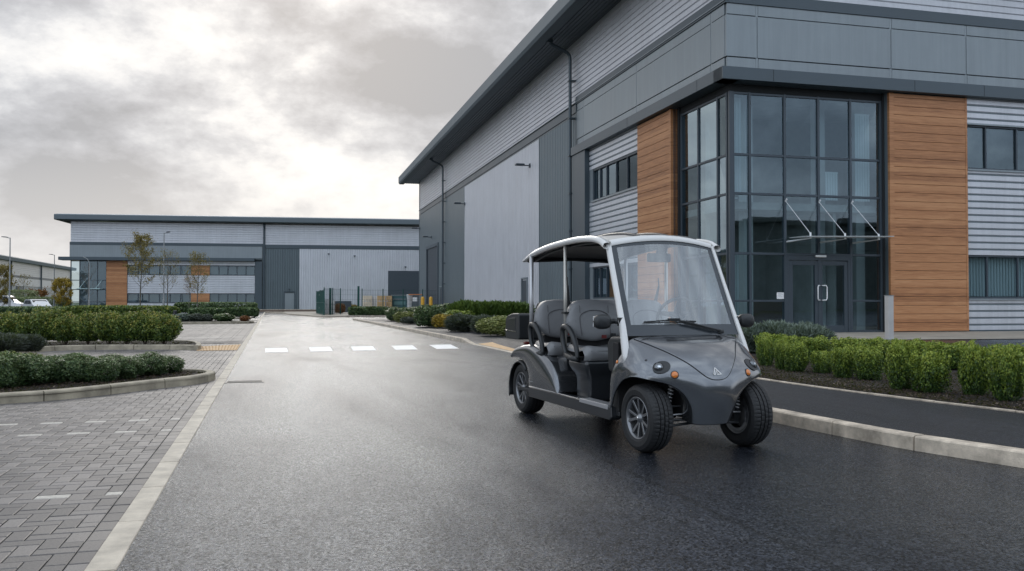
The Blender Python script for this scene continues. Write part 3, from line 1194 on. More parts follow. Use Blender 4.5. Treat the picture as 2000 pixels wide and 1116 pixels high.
# curtain wall, recessed
REC = -0.22
mu = MB()
H_TOP = 8.25
mR = [0.30, 0.92, 2.24, 3.54, 4.80, 6.02]
mL = [0.30, 0.42, 1.07, 2.52, 3.90]
TR_ = [6.14, 4.83, 2.82]
for a in mR:
    FR.box(mu, a - 0.045, a + 0.045, G0, H_TOP, REC - 0.12, REC + 0.05)
for a in mL[1:]:
    FL.box(mu, a - 0.045, a + 0.045, G0, H_TOP, REC - 0.12, REC + 0.05)
mu.box(-REC - 0.06, -REC + 0.06, -REC - 0.06, -REC + 0.06, G0, H_TOP)
for z in TR_ + [G0 + 0.06, H_TOP - 0.05]:
    for a, b_ in zip(mR, mR[1:]):
        if z < 0.3 and 2.2 < a < 4.7:
            continue
        FR.box(mu, a + 0.045, b_ - 0.045, z - 0.04, z + 0.04, REC - 0.10, REC + 0.042)
    FR.box(mu, 0.28, 0.30, z - 0.04, z + 0.04, REC - 0.1, REC + 0.04)
    for a, b_ in zip(mL[1:], mL[2:]):
        FL.box(mu, a + 0.045, b_ - 0.045, z - 0.04, z + 0.04, REC - 0.10, REC + 0.042)
for (a, b_) in ((0.30, 0.92), (0.92, 2.24), (4.80, 6.02)):
    FR.box(mu, a + 0.045, b_ - 0.045, 1.20, 1.27, REC - 0.10, REC + 0.04)
for a, b_ in zip(mL[1:], mL[2:]):
    FL.box(mu, a + 0.045, b_ - 0.045, 1.20, 1.27, REC - 0.10, REC + 0.04)
CW = mu.build('curtain_wall', M_frame, MW, bevel=0.008, seg=1)
zz = [G0 + 0.1, 2.82, 4.83, 6.14, H_TOP - 0.09]
rp = random.Random(2)
for a, b_ in zip(mR, mR[1:]):
    for z0, z1 in zip(zz, zz[1:]):
        if z0 < 0.3 and 2.2 < a < 4.7:
            continue
        e = [rp.uniform(-0.004, 0.004) for _ in range(4)]
        MB().add([FR.p(a + .04, z0, REC + e[0]), FR.p(b_ - .04, z0, REC + e[1]), FR.p(b_ - .04, z1, REC + e[2]), FR.p(a + .04, z1, REC + e[3])], [(0, 1, 2, 3)]).build('pane', M_glass, CW)
mLL = [0.30] + mL[2:]
for a, b_ in zip([0.26] + mL[1:], mL[1:]):
    for z0, z1 in zip(zz, zz[1:]):
        e = [rp.uniform(-0.004, 0.004) for _ in range(4)]
        MB().add([FL.p(a + .02, z0, REC + e[0]), FL.p(b_ - .04, z0, REC + e[1]), FL.p(b_ - .04, z1, REC + e[2]), FL.p(a + .02, z1, REC + e[3])], [(0, 1, 2, 3)]).build('pane', M_glass, CW)
# dark head recess above the glazing and reveals
hd = MB()
FR.box(hd, 0.2, 6.15, H_TOP, 8.5, -0.5, REC + 0.03)
FL.box(hd, 0.2, 4.15, H_TOP, 8.5, -0.5, REC + 0.03)
FR.box(hd, 6.05, 6.13, G0, 8.5, -0.5, REC + 0.09)
FL.box(hd, 3.95, 4.10, G0, 8.5, -0.5, REC + 0.09)
hd.build('recess_lining', M_slot, MW)
# doors
def door_leaf(x0, x1, hx, nm='entrance_door'):
    d = MB()
    z0, z1 = G0 + 0.03, 2.60
    st = 0.14
    for (a, b_, c_, e_) in ((x0, x0 + st, z0, z1), (x1 - st, x1, z0, z1), (x0 + st, x1 - st, z0, z0 + 0.24), (x0 + st, x1 - st, z1 - 0.15, z1)):
        FR.box(d, a, b_, c_, e_, REC - 0.07, REC + 0.035)
    D = d.build(nm, M_frame, MW, bevel=0.008, seg=1)
    MB().add([FR.p(x0 + st, z0 + .24, REC), FR.p(x1 - st, z0 + .24, REC), FR.p(x1 - st, z1 - .15, REC), FR.p(x0 + st, z1 - .15, REC)], [(0, 1, 2, 3)]).build('pane', M_glass, D)
    w = -0.15 if hx > 3.5 else 0.07
    MB().tube([FR.p(hx + w, 1.76, REC + .03), FR.p(hx + w, 1.76, REC + .12), FR.p(hx + w * .25, 1.76, REC + .12), FR.p(hx, 1.70, REC + .12), FR.p(hx, 1.32, REC + .12), FR.p(hx + w * .25, 1.26, REC + .12),
               FR.p(hx + w, 1.26, REC + .12), FR.p(hx + w, 1.26, REC + .03)], 0.022, 8).build('door_handle', M_steel, D, smooth=True)


door_leaf(2.38, 3.51, 3.43)
door_leaf(3.53, 4.66, 3.78)
df = MB()
FR.box(df, 2.285, 2.375, G0, 2.78, REC - 0.1, REC + 0.048)
FR.box(df, 4.665, 4.755, G0, 2.78, REC - 0.1, REC + 0.048)
FR.box(df, 2.375, 4.665, 2.62, 2.78, REC - 0.1, REC + 0.046)
FR.box(df, 2.375, 4.665, G0 - 0.02, G0 + 0.025, REC - 0.1, REC + 0.06)
df.build('door_frame', M_frame, MW, bevel=0.006, seg=1)
FRb = MB()
FR.box(FRb, 3.35, 3.75, 2.72, 2.80, REC + 0.05, REC + 0.16)
FRb.build('door_sensor', M_steel, MW, bevel=0.02)
nb = MB()
FR.box(nb, 1.92, 2.19, 1.30, 1.52, REC + 0.006, REC + 0.012)
no = nb.build('notice', M_notice, MW)
nb = MB()
for k, (a, b_) in enumerate(((0.04, 0.2), (0.05, 0.22), (0.04, 0.17), (0.06, 0.2))):
    FR.box(nb, 1.92 + a, 1.92 + b_, 1.48 - k * 0.035, 1.486 - k * 0.035, REC + 0.0125, REC + 0.0135)
nb.build('notice_print', M_ink, no)
# glass entrance canopy with stays
M_cglass = mat_glass('canopy_glass', (0.72, 0.82, 0.80), 0.16, 0.03, haze=0.5)
gc = MB()
y0, y1 = REC + 0.08, REC + 1.55
A = [FR.p(2.05, 3.30, y1), FR.p(5.35, 3.36, y1), FR.p(5.95, 3.42, y0), FR.p(2.35, 3.36, y0)]
gc.add([Vector(q) for q in A] + [Vector(q) + Vector((0, 0, 0.022)) for q in A], [(0, 1, 2, 3), (7, 6, 5, 4), (0, 4, 5, 1), (1, 5, 6, 2), (2, 6, 7, 3), (3, 7, 4, 0)])
GC = gc.build('entrance_canopy', M_cglass, MW)
for a in (2.25, 3.54, 4.82):
    st = MB()
    st.tube([FR.p(a, 4.62, REC + 0.05), FR.p(a + 0.12, 3.42, y1 - 0.25)], 0.011, 6)
    st.tube([FR.p(a + 0.12, 3.28, y1 - 0.25), FR.p(a + 0.12, 3.46, y1 - 0.25)], 0.03, 8)
    st.tube([FR.p(a, 4.60, REC + 0.03), FR.p(a, 4.68, REC + 0.12)], 0.03, 8)
    st.tube([FR.p(a + 0.05, 3.24, REC + 0.05), FR.p(a + 0.12, 3.27, y1 - 0.2)], [0.035, 0.015], 8)
    st.build('stay_rod', M_steel, GC)

# timber boarded piers
w1 = FR.boards(6.32, 9.28, G0 + 0.06, 8.46, 0.13, 0.1)
w1.build('timber_pier', M_wood, MW, bevel=0.006, seg=1)
for F_, a0, a1, o0 in ((FR, 6.135, 6.318, -0.4), (FR, 9.282, 9.36, -0.1), (FL, 4.12, 4.30, -0.4)):
    w2 = MB()
    F_.box(w2, a0, a1, G0 + 0.06, 8.48, o0, 0.135)
    w2.build('timber_edge', M_wood, MW)
FL.boards(4.302, 7.36, G0 + 0.06, 8.46, 0.13, 0.1).build('timber_pier', M_wood, MW, bevel=0.006, seg=1)
pb = MB()
FR.box(pb, 6.13, XR, G0 - 0.1, G0 + 0.06, -0.2, 0.10)
FR.box(pb, 6.13, XR, G0 - 0.1, 8.6, -0.3, 0.02)
FL.box(pb, 4.12, 7.4, G0 - 0.1, 8.6, -0.3, 0.02)
pb2 = MB()
FR.box(pb2, 9.40, XR, G0, G0 + 0.08, 0.0, 0.14)
pb2.build('plinth_trim', M_trim, MW)

# entrance front right of the pier: silver cladding and ribbon windows
bk = MB()
for (z0, z1) in ((G0, 1.32), (2.88, 5.93), (7.56, 8.5)):
    FR.ribs_h(9.40, XR, z0 + 0.06 if z0 == G0 else z0, z1, out=0.07).build('cladding', M_silver, MW)
    FR.box(bk, 9.36, XR, z0, z1, -0.2, 0.03)
FR.box(bk, 6.13, 9.36, G0, 8.5, -0.2, 0.028)
FL.box(bk, 4.12, 7.36, G0, 8.5, -0.2, 0.028)
for (z0, z1) in ((G0, 1.35), (2.85, 5.98), (7.46, 8.5)):
    FL.box(bk, 7.36, 13.4, z0, z1, -0.2, 0.03)
bk.build('backing_wall', M_dark, MW)
dv = [9.42, 10.27, 11.62, 12.97, 14.3, 15.6, 17, 18.3, 19.6, 21, 22.3, 23.6, 25, 26.3, 27.6, 29]
FR.window(MW, 9.38, 29.04, 5.95, 7.54, dv)
FR.window(MW, 9.38, 29.04, 1.32, 2.87, dv)
bl = MB()
for k in range(60):
    FR.box(bl, 9.6 + k * 0.13, 9.6 + k * 0.13 + 0.1, 1.4, 2.8, -0.35, -0.33)
bl.build('blind', M_blind, MW)
bk = MB()
FR.box(bk, 29.04, XR, 1.3, 8.5, -0.2, 0.03)
bk.build('backing_wall', M_dark, MW)
sl = MB()
for z in (5.93, 1.30):
    FR.box(sl, 9.38, 29.04, z - 0.04, z + 0.02, 0.03, 0.14)
for z in (5.96, 1.33):
    FL.box(sl, 7.37, 13.0, z - 0.05, z + 0.02, 0.03, 0.15)
FR.box(sl, 9.38, XR, 7.54, 7.60, 0.03, 0.12)
sl.build('window_sill', M_panel, MW)

# long side: office strip with pier
for (z0, z1) in ((G0 + 0.05, 1.30), (2.85, 5.92), (7.50, 8.5)):
    FL.ribs_h(7.38, 13.4, z0, z1, out=0.07).build('cladding', M_silver, MW)
FL.window(MW, 7.37, 13.0, 5.98, 7.46, [7.4, 8.75, 10.05, 11.25, 12.1, 12.97])
FL.window(MW, 7.37, 13.0, 1.35, 2.84, [7.4, 8.75, 10.05, 11.25, 12.1, 12.97])
pr = MB()
FL.box(pr, 13.42, 15.3, G0 - 0.1, 8.5, -0.1, 0.30)
pr.build('corner_pier', M_trim, MW, bevel=0.01, seg=1)
pr = MB()
FL.box(pr, 13.0, 13.41, 1.3, 7.5, -0.1, 0.06)
pr.build('window_jamb', M_panel, MW)
# long side: hall cladding
Z1 = 10.62
FL.ribs_v(15.32, 22.0, G0, Z1, out=0.06, pitch=0.30, groove=0.14, depth=0.05).build('ribbed_cladding', M_dark, MW)
FL.ribs_v(22.02, 43.9, G0, Z1, out=0.05, pitch=0.34, groove=0.15, depth=0.05).build('ribbed_cladding', M_silverv, MW)
FL.ribs_v(43.92, 56.5, G0, Z1, out=0.05, pitch=0.60, groove=0.03, depth=0.01).build('flat_cladding', M_dark, MW)
FL.ribs_v(63.5, YL, G0, Z1, out=0.05, pitch=0.60, groove=0.03, depth=0.01).build('flat_cladding', M_dark, MW)
FL.ribs_v(56.5, 63.5, 6.75, Z1, out=0.05, pitch=0.60, groove=0.03, depth=0.01).build('flat_cladding', M_dark, MW)
dk = MB()
FL.box(dk, 56.5, 63.5, G0, 6.75, 0.0, 0.02)
for k in range(30):
    FL.box(dk, 56.9, 63.1, G0 + k * 0.22, G0 + k * 0.22 + 0.19, 0.02, 0.04)
dk.build('dock_door', M_shutter, MW)
dk = MB()
FL.box(dk, 56.4, 56.75, G0, 6.9, 0.04, 0.14)
FL.box(dk, 63.25, 63.6, G0, 6.9, 0.04, 0.14)
FL.box(dk, 56.75, 63.25, 6.6, 6.9, 0.04, 0.14)
dk.build('dock_surround', M_trim, MW)
for (a0, a1) in ((24.55, 25.72), (53.9, 55.3)):
    dd = MB()
    FL.box(dd, a0, a1, G0, 2.5, 0.05, 0.075)
    D = dd.build('side_door', M_shutter, MW)
    dd = MB()
    FL.box(dd, a0 - 0.09, a0, G0, 2.6, 0.05, 0.13)
    FL.box(dd, a1, a1 + 0.09, G0, 2.6, 0.05, 0.13)
    FL.box(dd, a0 - 0.09, a1 + 0.09, 2.6, 2.69, 0.05, 0.13)
    dd.build('frame', M_panel, D)
et = MB()
FL.box(et, YL - 0.12, YL + 0.05, G0, ZE, -0.1, 0.08)
FL.box(et, 21.96, 22.04, G0, Z1, 0.02, 0.075)
FL.box(et, 43.86, 43.94, G0, Z1, 0.02, 0.07)
et.build('corner_trim', M_dark, MW)
pipe(MW, FL, 15.62, G0, ZE - 0.1, out=0.30, r=0.085)
pipe(MW, FL, 52.9, G0, ZE - 0.1, out=0.26, r=0.085)
for (a, z) in ((24.0, 9.35), (43.6, 9.2), (60.6, 7.7), (68.4, 9.2)):
    lamp_on(MW, FL, a, z)
sb = MB()
FR.box(sb, 9.2, 9.3, 7.2, 7.4, 0.14, 0.2)
# roof: overhanging eaves, soffit, fascia and shallow pitched sheet
OV = 2.05
ef = MB()
zf0, zf1 = 14.25, 15.05
ef.prism([(-OV, zf0), (-OV - 0.10, zf0 + 0.16), (-OV - 0.10, zf1 - 0.05), (-OV - 0.10, zf1), (-OV + 0.5, zf1), (-OV + 0.5, zf0)], -OV, YL + 1.7, 'y')
ef.prism([(-OV + 0.0, zf0), (-OV - 0.10, zf0 + 0.16), (-OV - 0.10, zf1 - 0.05), (-OV - 0.10, zf1), (-OV + 0.5, zf1 - 0.003), (-OV + 0.5, zf0 + 0.003)], -OV + 0.5, XR + 1, 'x')
ef.build('eaves_fascia', M_fasc, MW, bevel=0.02, seg=1)
so = MB()
P_ = []
y = -OV
rows = []
# ribbed soffit running along the eaves
xs = []
x = -OV + 0.5
while x < 0.1:
    xs += [(x, 0), (x + 0.12, 0), (x + 0.14, 0.03), (x + 0.18, 0.03), (x + 0.2, 0)]
    x += 0.2
so.grid([[(x_, -OV, zf0 + 0.1 + dz), (x_, YL + 1.6, zf0 + 0.1 + dz)] for x_, dz in xs])
so.box(0.1, XR, -OV + 0.5, 0.1, zf0 + 0.1, zf0 + 0.15)
so.box(0.05, XR, YL, YL + 1.6, zf0 + 0.1, zf0 + 0.15)
so.box(-OV + 0.45, 0.1, -OV + .4, YL + 1.6, zf0 + 0.25, zf0 + 0.3)
so.build('soffit', M_trim, MW)
rf = MB()
rf.add([(-OV + 0.4, -OV + 0.4, zf1 - 0.1), (XR, -OV + 0.4, zf1 - 0.1), (XR, YL + 1.6, zf1 - 0.1), (-OV + 0.4, YL + 1.6, zf1 - 0.1), (XR / 2, -OV + 4, 17.2), (XR / 2, YL - 2, 17.2)],
       [(0, 1, 4), (1, 2, 5, 4), (2, 3, 5), (3, 0, 4, 5)])
rf.build('roof', M_roofsheet, MW)

# ---- second building at the end of the road
FC = G(137, 607)
F_RZ = -(YAW - math.atan((1000 - 709) / F_PX))
FW = thing('warehouse', 'long low grey warehouse with timber pier closing the end of the road', 'building', (FC.x, FC.y, 0), F_RZ)
LFR = 78.0
c2 = MB()
c2.box(0.05, 7.4, 4.0, 40, 0, 12.3)
c2.box(7.4, LFR, 0.9, 40, 0, 12.3)
c2.box(0.05, 25.6, 0.05, 0.9, 7.2, 12.3)
c2.box(25.6, LFR, 0.05, 0.9, 0, 12.3)
c2.build('core_wall', M_dark, FW)
FR.ribs_h(0.0, 25.7, 9.5, 12.3, pitch=0.33, groove=0.13, depth=0.06, out=0.08).build('upper_cladding', M_silver, FW)
FR.ribs_h(26.0, LFR, 9.4, 12.3, pitch=0.33, groove=0.13, depth=0.06, out=0.08).build('upper_cladding', M_silver, FW)
tb = MB()
FR.box(tb, -0.1, 25.7, 9.1, 9.5, 0, 0.2)
FR.box(tb, 26.0, LFR, 8.85, 9.4, 0, 0.16)
FR.box(tb, -1.3, 24.6, 6.95, 7.4, -1.0, 1.0)
FR.box(tb, 24.6, 25.6, 0, 6.95, 0, 0.25)
tb.build('trim_band', M_trim, FW, bevel=0.02, seg=1)
tb = MB()
FR.box(tb, -0.1, 25.6, 7.4, 9.1, 0, 0.15)
tb.build('slate_panel', M_panel, FW)
FR.ribs_v(26.2, 30.75, 0, 8.85, out=0.1, pitch=0.33, groove=0.16, depth=0.08).build('ribbed_cladding', M_dark, FW)
FR.ribs_v(30.77, 43.4, 0, 8.85, out=0.1, pitch=0.33, groove=0.13, depth=0.06).build('ribbed_cladding', M_silver, FW)
FR.ribs_v(43.4, 48.4, 5.75, 8.85, out=0.1, pitch=0.33, groove=0.13, depth=0.06).build('ribbed_cladding', M_silver, FW)
FR.ribs_v(48.4, LFR, 0, 8.85, out=0.1, pitch=0.33, groove=0.13, depth=0.06).build('ribbed_cladding', M_silver, FW)
dk = MB()
FR.box(dk, 43.4, 48.4, 0, 5.75, 0, 0.03)
for k in range(24):
    FR.box(dk, 43.6, 48.2, k * 0.235, k * 0.235 + 0.2, 0.03, 0.06)
dk.build('dock_door', M_shutter, FW)
dd = MB()
FR.box(dd, 28.75, 30.05, 0, 2.45, 0.1, 0.16)
D = dd.build('side_door', M_panel, FW)
dd = MB()
FR.box(dd, 28.6, 28.75, 0, 2.6, 0.1, 0.2)
FR.box(dd, 30.05, 30.2, 0, 2.6, 0.1, 0.2)
FR.box(dd, 28.6, 30.2, 2.6, 2.72, 0.1, 0.2)
dd.build('frame', M_trim, D)
ff = MB()
ff.prism([(-1.45, 12.42), (-1.6, 12.5), (-1.6, 13.1), (-1.5, 13.2), (-0.4, 13.2), (-0.4, 12.42)], -1.7, LFR, 'x')
ff.prism([(-1.7, 12.42), (-1.7, 13.2), (-1.1, 13.2), (-1.1, 12.42)], -0.4, 40, 'y')
ff.build('eaves_fascia', M_fasc, FW, bevel=0.03, seg=1)
ff = MB()
ff.box(-1.1, LFR, -0.4, 0.06, 12.45, 12.55)
ff.build('soffit', M_trim, FW)
ff = MB()
ff.add([(-1.6, -1.4, 13.15), (LFR, -1.4, 13.15), (LFR, 22, 15.4), (6, 22, 15.4), (-1.6, 40, 13.15), (LFR, 40, 13.15)], [(0, 1, 2, 3), (0, 3, 4), (3, 2, 5, 4)])
for k in range(180):
    x = -1.3 + k * 0.45
    x2 = max(x, 6 + (x + 1.3) * 0.9)
    ff.tube([(x, -1.38, 13.22), (x2, 21.9, 15.45)], 0.05, 4)
ff.build('roof', M_roofsheet, FW)
FR.boards(4.70, 7.40, 0, 6.93, 0.2, 0.3).build('timber_pier', M_wood, FW)
for a, b_ in ((14.9, 17.6),):
    FR.boards(15.9, 18.9 - 0.5, 4.95, 6.35, 0.12, 0.1).build('timber_panel', M_wood, FW)
    FR.boards(15.9, 18.4, 1.05, 2.4, 0.12, 0.1).build('timber_panel', M_wood, FW)
for (z0, z1) in ((6.38, 6.95), (2.42, 4.93), (0.0, 1.03)):
    FR.ribs_h(7.45, 24.6, z0, z1, pitch=0.33, groove=0.13, depth=0.06, out=0.1).build('cladding', M_silver, FW)
for (a0, a1, n_) in ((7.45, 15.9, 6), (18.4, 24.58, 5)):
    for (z0, z1) in ((4.95, 6.36), (1.05, 2.4)):
        FR.window(FW, a0, a1, z0, z1, [a0 + (a1 - a0) * k / n_ for k in range(n_ + 1)], out=0.02, fr=0.12, recess=0.3)
g2 = MB()
ml = [0.05, 1.2, 2.35, 3.5, 4.65]
for a in ml:
    FR.box(g2, a - 0.05, a + 0.05, 0, 6.95, -0.1, 0.06)
for z in (0.1, 1.2, 2.9, 4.2, 6.85):
    FR.box(g2, 0.05, 4.65, z - 0.05, z + 0.05, -0.1, 0.05)
CW2 = g2.build('curtain_wall', M_frame, FW)
for a, b_ in zip(ml, ml[1:]):
    for z0, z1 in ((0.1, 1.2), (1.2, 2.9), (2.9, 4.2), (4.2, 6.9)):
        MB().add([FR.p(a, z0, 0), FR.p(b_, z0, 0), FR.p(b_, z1, 0), FR.p(a, z1, 0)], [(0, 1, 2, 3)]).build('pane', M_glass, CW2)
g2 = MB()
FR.box(g2, 1.2, 4.2, 2.95, 3.05, 0.1, 1.4)
g2.tube([FR.p(1.5, 3.05, 1.2), FR.p(2.0, 4.2, 0.1)], 0.03, 5).tube([FR.p(3.6, 3.05, 1.2), FR.p(4.1, 4.2, 0.1)], 0.03, 5)
g2.build('entrance_canopy', mat('pale_glass', (0.4, 0.55, 0.55), 0.2), FW)
pipe(FW, FR, 25.85, 0, 12.4, out=0.25, r=0.12, reach=0.3, hop=False)
for a, z in ((34.9, 8.1), (38.6, 7.85), (45.9, 6.3), (29.4, 3.0)):
    lamp_on(FW, FR, a, z, 0.9)

# ---- third building far left, its long side facing the road
X3 = -61.7
TW = thing('warehouse', 'pale grey warehouse with dark eaves far off at the left edge, behind the lamp posts', 'building', (X3, 150, 0), R(0))


class FaceE(Face):
    """facade looking towards +x of the local frame"""
    def p(s, a, z, o):
        return (o, a, z)

    def box(s, mb, a0, a1, z0, z1, o0, o1):
        mb.box(o0, o1, a0, a1, z0, z1)


FE = FaceE('E')
c3 = MB()
c3.box(-40, -0.05, -60, 155, 0, 11.4)
c3.build('core_wall', M_panel, TW)
FE.ribs_h(-60, 155, 7.9, 11.2, pitch=0.5, groove=0.1, depth=0.05, out=0.08).build('upper_cladding', mat_clad('pale_cladding', (0.52, 0.52, 0.52)), TW)
tb = MB()
FE.box(tb, -60, 155, 7.3, 7.9, 0, 0.15)
for a in (-30, 0, 14, 38, 62, 88, 117, 154):
    FE.box(tb, a, a + 0.5, 0, 11.2, 0.1, 0.4)
FE.box(tb, 70, 76, 0, 5.2, 0.02, 0.12)
FE.box(tb, 94, 100, 0, 5.2, 0.02, 0.12)
tb.build('trim_band', M_trim, TW)
FE.ribs_v(16, 58, 0, 7.3, pitch=0.5, groove=0.1, depth=0.05, out=0.1).build('ribbed_cladding', MATS['pale_cladding'], TW)
FE.ribs_v(64, 69, 0, 7.3, pitch=0.5, groove=0.1, depth=0.05, out=0.1).build('ribbed_cladding', MATS['pale_cladding'], TW)
FE.ribs_v(78, 154, 5.3, 7.3, pitch=0.5, groove=0.1, depth=0.05, out=0.1).build('ribbed_cladding', MATS['pale_cladding'], TW)
tb = MB()
tb.prism([(1.2, 11.2), (1.3, 12.0), (0.6, 12.3), (-40, 13.5), (-40, 11.2)], -61, 157, 'y')
tb.build('roof', M_fasc, TW)
for a, z in ((22, 6.2), (50, 6.0), (80, 6.4)):
    lamp_on(TW, FE, a, z, 1.6)

# ---- building across the road behind the camera, mirrored in the glazing
BW = thing('warehouse', 'grey warehouse standing behind the camera, seen only mirrored in the entrance glazing', 'building', (10, -62, 0), R(0))


class FaceN(Face):
    def p(s, a, z, o):
        return (a, o, z)

    def box(s, mb, a0, a1, z0, z1, o0, o1):
        mb.box(a0, a1, o0, o1, z0, z1)


FN = FaceN('N')
c4 = MB()
c4.box(-30, 110, -30, -0.05, 0, 12.5)
c4.build('core_wall', M_dark, BW)
FN.ribs_h(-30, 110, 8.5, 12.3, pitch=0.6, groove=0.2, depth=0.1, out=0.1).build('upper_cladding', M_dark, BW)
c4 = MB()
c4.box(-31, 111, -31, 1.4, 12.5, 13.2)
FN.box(c4, -20, -12, 0, 5, 0, 0.1)
FN.box(c4, 20, 40, 4.5, 6, 0, 0.1)
FN.box(c4, 20, 40, 1, 2.5, 0, 0.1)
c4.build('roof', M_fasc, BW)
# ------------------------------------------------------------------ electric buggy (local frame: +x forward, +y its left, z up)
M_paint = mat('graphite_paint', (0.145, 0.153, 0.165), 0.22, metal=0.85, coat=1.0)
M_paint2 = mat('dark_moulding', (0.018, 0.020, 0.023), 0.28, coat=0.35)
M_blk = mat('black_plastic', (0.016, 0.018, 0.02), 0.42)
M_blkm = mat('matt_black', (0.010, 0.010, 0.011), 0.75)
M_rub = mat('tyre_rubber', (0.008, 0.0085, 0.0095), 0.62, bump=0.15, bscale=60)
M_seat = mat('grey_vinyl', (0.19, 0.193, 0.20), 0.42, bump=0.12, bscale=90)
M_seam = mat('seat_seam', (0.06, 0.06, 0.065), 0.6)
M_white = mat('pearl_white_frame', (0.66, 0.65, 0.63), 0.28, coat=0.6)
M_roofb = mat('beige_roof_skin', (0.50, 0.47, 0.43), 0.4)
M_alu = mat('satin_aluminium', (0.50, 0.50, 0.51), 0.38, metal=0.7)
M_chr = mat('chrome', (0.8, 0.8, 0.8), 0.12, metal=1.0)
M_rim = mat('wheel_alloy', (0.20, 0.205, 0.215), 0.3, metal=0.8, coat=0.4)
M_rimd = mat('wheel_dark', (0.02, 0.021, 0.023), 0.5)
M_amb = mat('amber_lens', (0.62, 0.17, 0.012), 0.18, coat=1)
M_lens = mat_glass('lamp_lens', (0.9, 0.92, 0.95), 0.12, 0.02)
M_wind = mat_glass('windscreen_glass', (0.80, 0.84, 0.84), 0.10, 0.02, haze=0.15)  # haze: white diffuse mixed in, imitating bright sky reflected in the screen
M_red = mat('red_buckle', (0.12, 0.01, 0.01), 0.5)

CART = thing('buggy', 'graphite grey four seat electric buggy with white roof frame parked at the kerb', 'buggy', (3.1567, 9.1138, 0), R(-85.2))

Cg = [
    [(2.40, 0, .925), (2.41, .27, .925), (2.43, .50, .90), (2.435, .585, .79), (2.29, .615, .60), (2.235, .605, .30)],
    [(2.52, 0, .905), (2.52, .25, .895), (2.52, .47, .86), (2.50, .58, .77), (2.385, .62, .655), (2.272, .61, .345)],
    [(2.67, 0, .850), (2.66, .22, .838), (2.63, .43, .80), (2.58, .565, .745), (2.47, .615, .675), (2.35, .61, .47)],
    [(2.80, 0, .768), (2.785, .20, .758), (2.735, .39, .735), (2.67, .53, .71), (2.57, .605, .675), (2.47, .612, .56)],
    [(2.885, 0, .672), (2.87, .17, .668), (2.825, .33, .662), (2.765, .465, .66), (2.69, .565, .645), (2.62, .60, .602)],
    [(2.93, 0, .573), (2.915, .14, .575), (2.87, .28, .582), (2.82, .395, .60), (2.78, .48, .605), (2.745, .535, .590)],
    [(2.94, 0, .470), (2.93, .12, .472), (2.895, .21, .480), (2.865, .275, .495), (2.84, .32, .515), (2.815, .355, .535)],
    [(2.92, 0, .355), (2.91, .11, .356), (2.885, .180, .362), (2.85, .215, .375), (2.805, .228, .395), (2.77, .232, .415)],
    [(2.865, 0, .222), (2.86, .10, .224), (2.835, .155, .228), (2.80, .18, .234), (2.75, .19, .245), (2.70, .195, .26)],
]


def cr(a, b, c, d, u):
    return 0.5 * ((2 * b) + (c - a) * u + (2 * a - 5 * b + 4 * c - d) * u * u + (3 * b - a - 3 * c + d) * u ** 3)


CG = [[Vector(p) for p in row] for row in Cg]


def gp(i, j):
    i = max(0, min(8, i))
    s = 1
    if j < 0:
        j, s = -j, -1
    if j > 5:
        j = 5
    p = CG[i][j]
    return Vector((p.x, p.y * s, p.z))


def Sf(t, s):
    """front body surface; t runs back to front and down, s across (-5..5)"""
    t = max(0, min(8, t))
    s = max(-5, min(5, s))
    i = min(int(math.floor(t)), 7)
    j = min(int(math.floor(s)), 4)
    u, v = t - i, s - j
    q = []
    for a in range(i - 1, i + 3):
        q.append(cr(gp(a, j - 1), gp(a, j), gp(a, j + 1), gp(a, j + 2), v))
    return cr(*q, u)


def Nf(t, s):
    e = 0.03
    du = Sf(t + e, s) - Sf(t - e, s)
    dv = Sf(t, s + e) - Sf(t, s - e)
    n = du.cross(dv)
    n.normalize()
    if n.x < -0.2 and n.z < 0:
        n = -n
    if (Sf(t, s) + n - Vector((2.4, 0, 0.45))).length < (Sf(t, s) - n - Vector((2.4, 0, 0.45))).length:
        n = -n
    return n


mb = MB()
nt_, ns_ = 72, 90
mb.grid([[Sf(8 * i / nt_, -5 + 10 * j / ns_) for j in range(ns_ + 1)] for i in range(nt_ + 1)])
BODY = mb.build('body', M_paint, CART, smooth=True, solid=0.018)
if BODY.data.polygons[nt_ * ns_ // 2].normal.z < 0 and BODY.data.polygons[ns_ * 20 + ns_ // 2].normal.z < 0:
    BODY.data.flip_normals()

SB = [(0.3, 1.98), (1.0, 1.86), (2.0, 1.62), (3.0, 1.32), (4.0, 0.97), (4.5, .74), (4.72, .55), (4.84, .32), (4.88, 0.0)]


def sb(t):
    return float(np.interp(t, [a for a, _ in SB], [b for _, b in SB]))


edge = [Vector((a, b, 0)) for a, b in SB]
edge = catmull(edge, 6)
rows = []
for p in edge:
    rows.append([Sf(p.x, p.y * f) + Nf(p.x, p.y * f) * (0.0045 if abs(f) < 0.99 else 0.001) for f in [-1, -.985] + list(np.linspace(-.96, .96, 25)) + [.985, 1]])
mb = MB().grid(rows)
BON = mb.build('bonnet', M_paint, CART, smooth=True)
line = [Sf(p.x, p.y) + Nf(p.x, p.y) * 0.001 for p in edge] + [Sf(p.x, -p.y) + Nf(p.x, -p.y) * 0.001 for p in edge[::-1]][1:]
MB().tube(line, 0.0044, 6).build('bonnet_seam', M_blkm, CART)
# scuttle line in front of the windscreen
cl = [(0.75, s) for s in np.linspace(1.86, 1.55, 4)] + [(0.62, 1.45), (0.55, 1.35)] + [(0.53, s) for s in np.linspace(1.2, -1.2, 14)] + [(0.55, -1.35), (0.62, -1.45)] + [(0.75, s) for s in np.linspace(-1.55, -1.86, 4)]
MB().tube([Sf(a, b) + Nf(a, b) * 0.005 for a, b in cl], 0.0022, 5).build('scuttle_seam', M_blkm, BON)


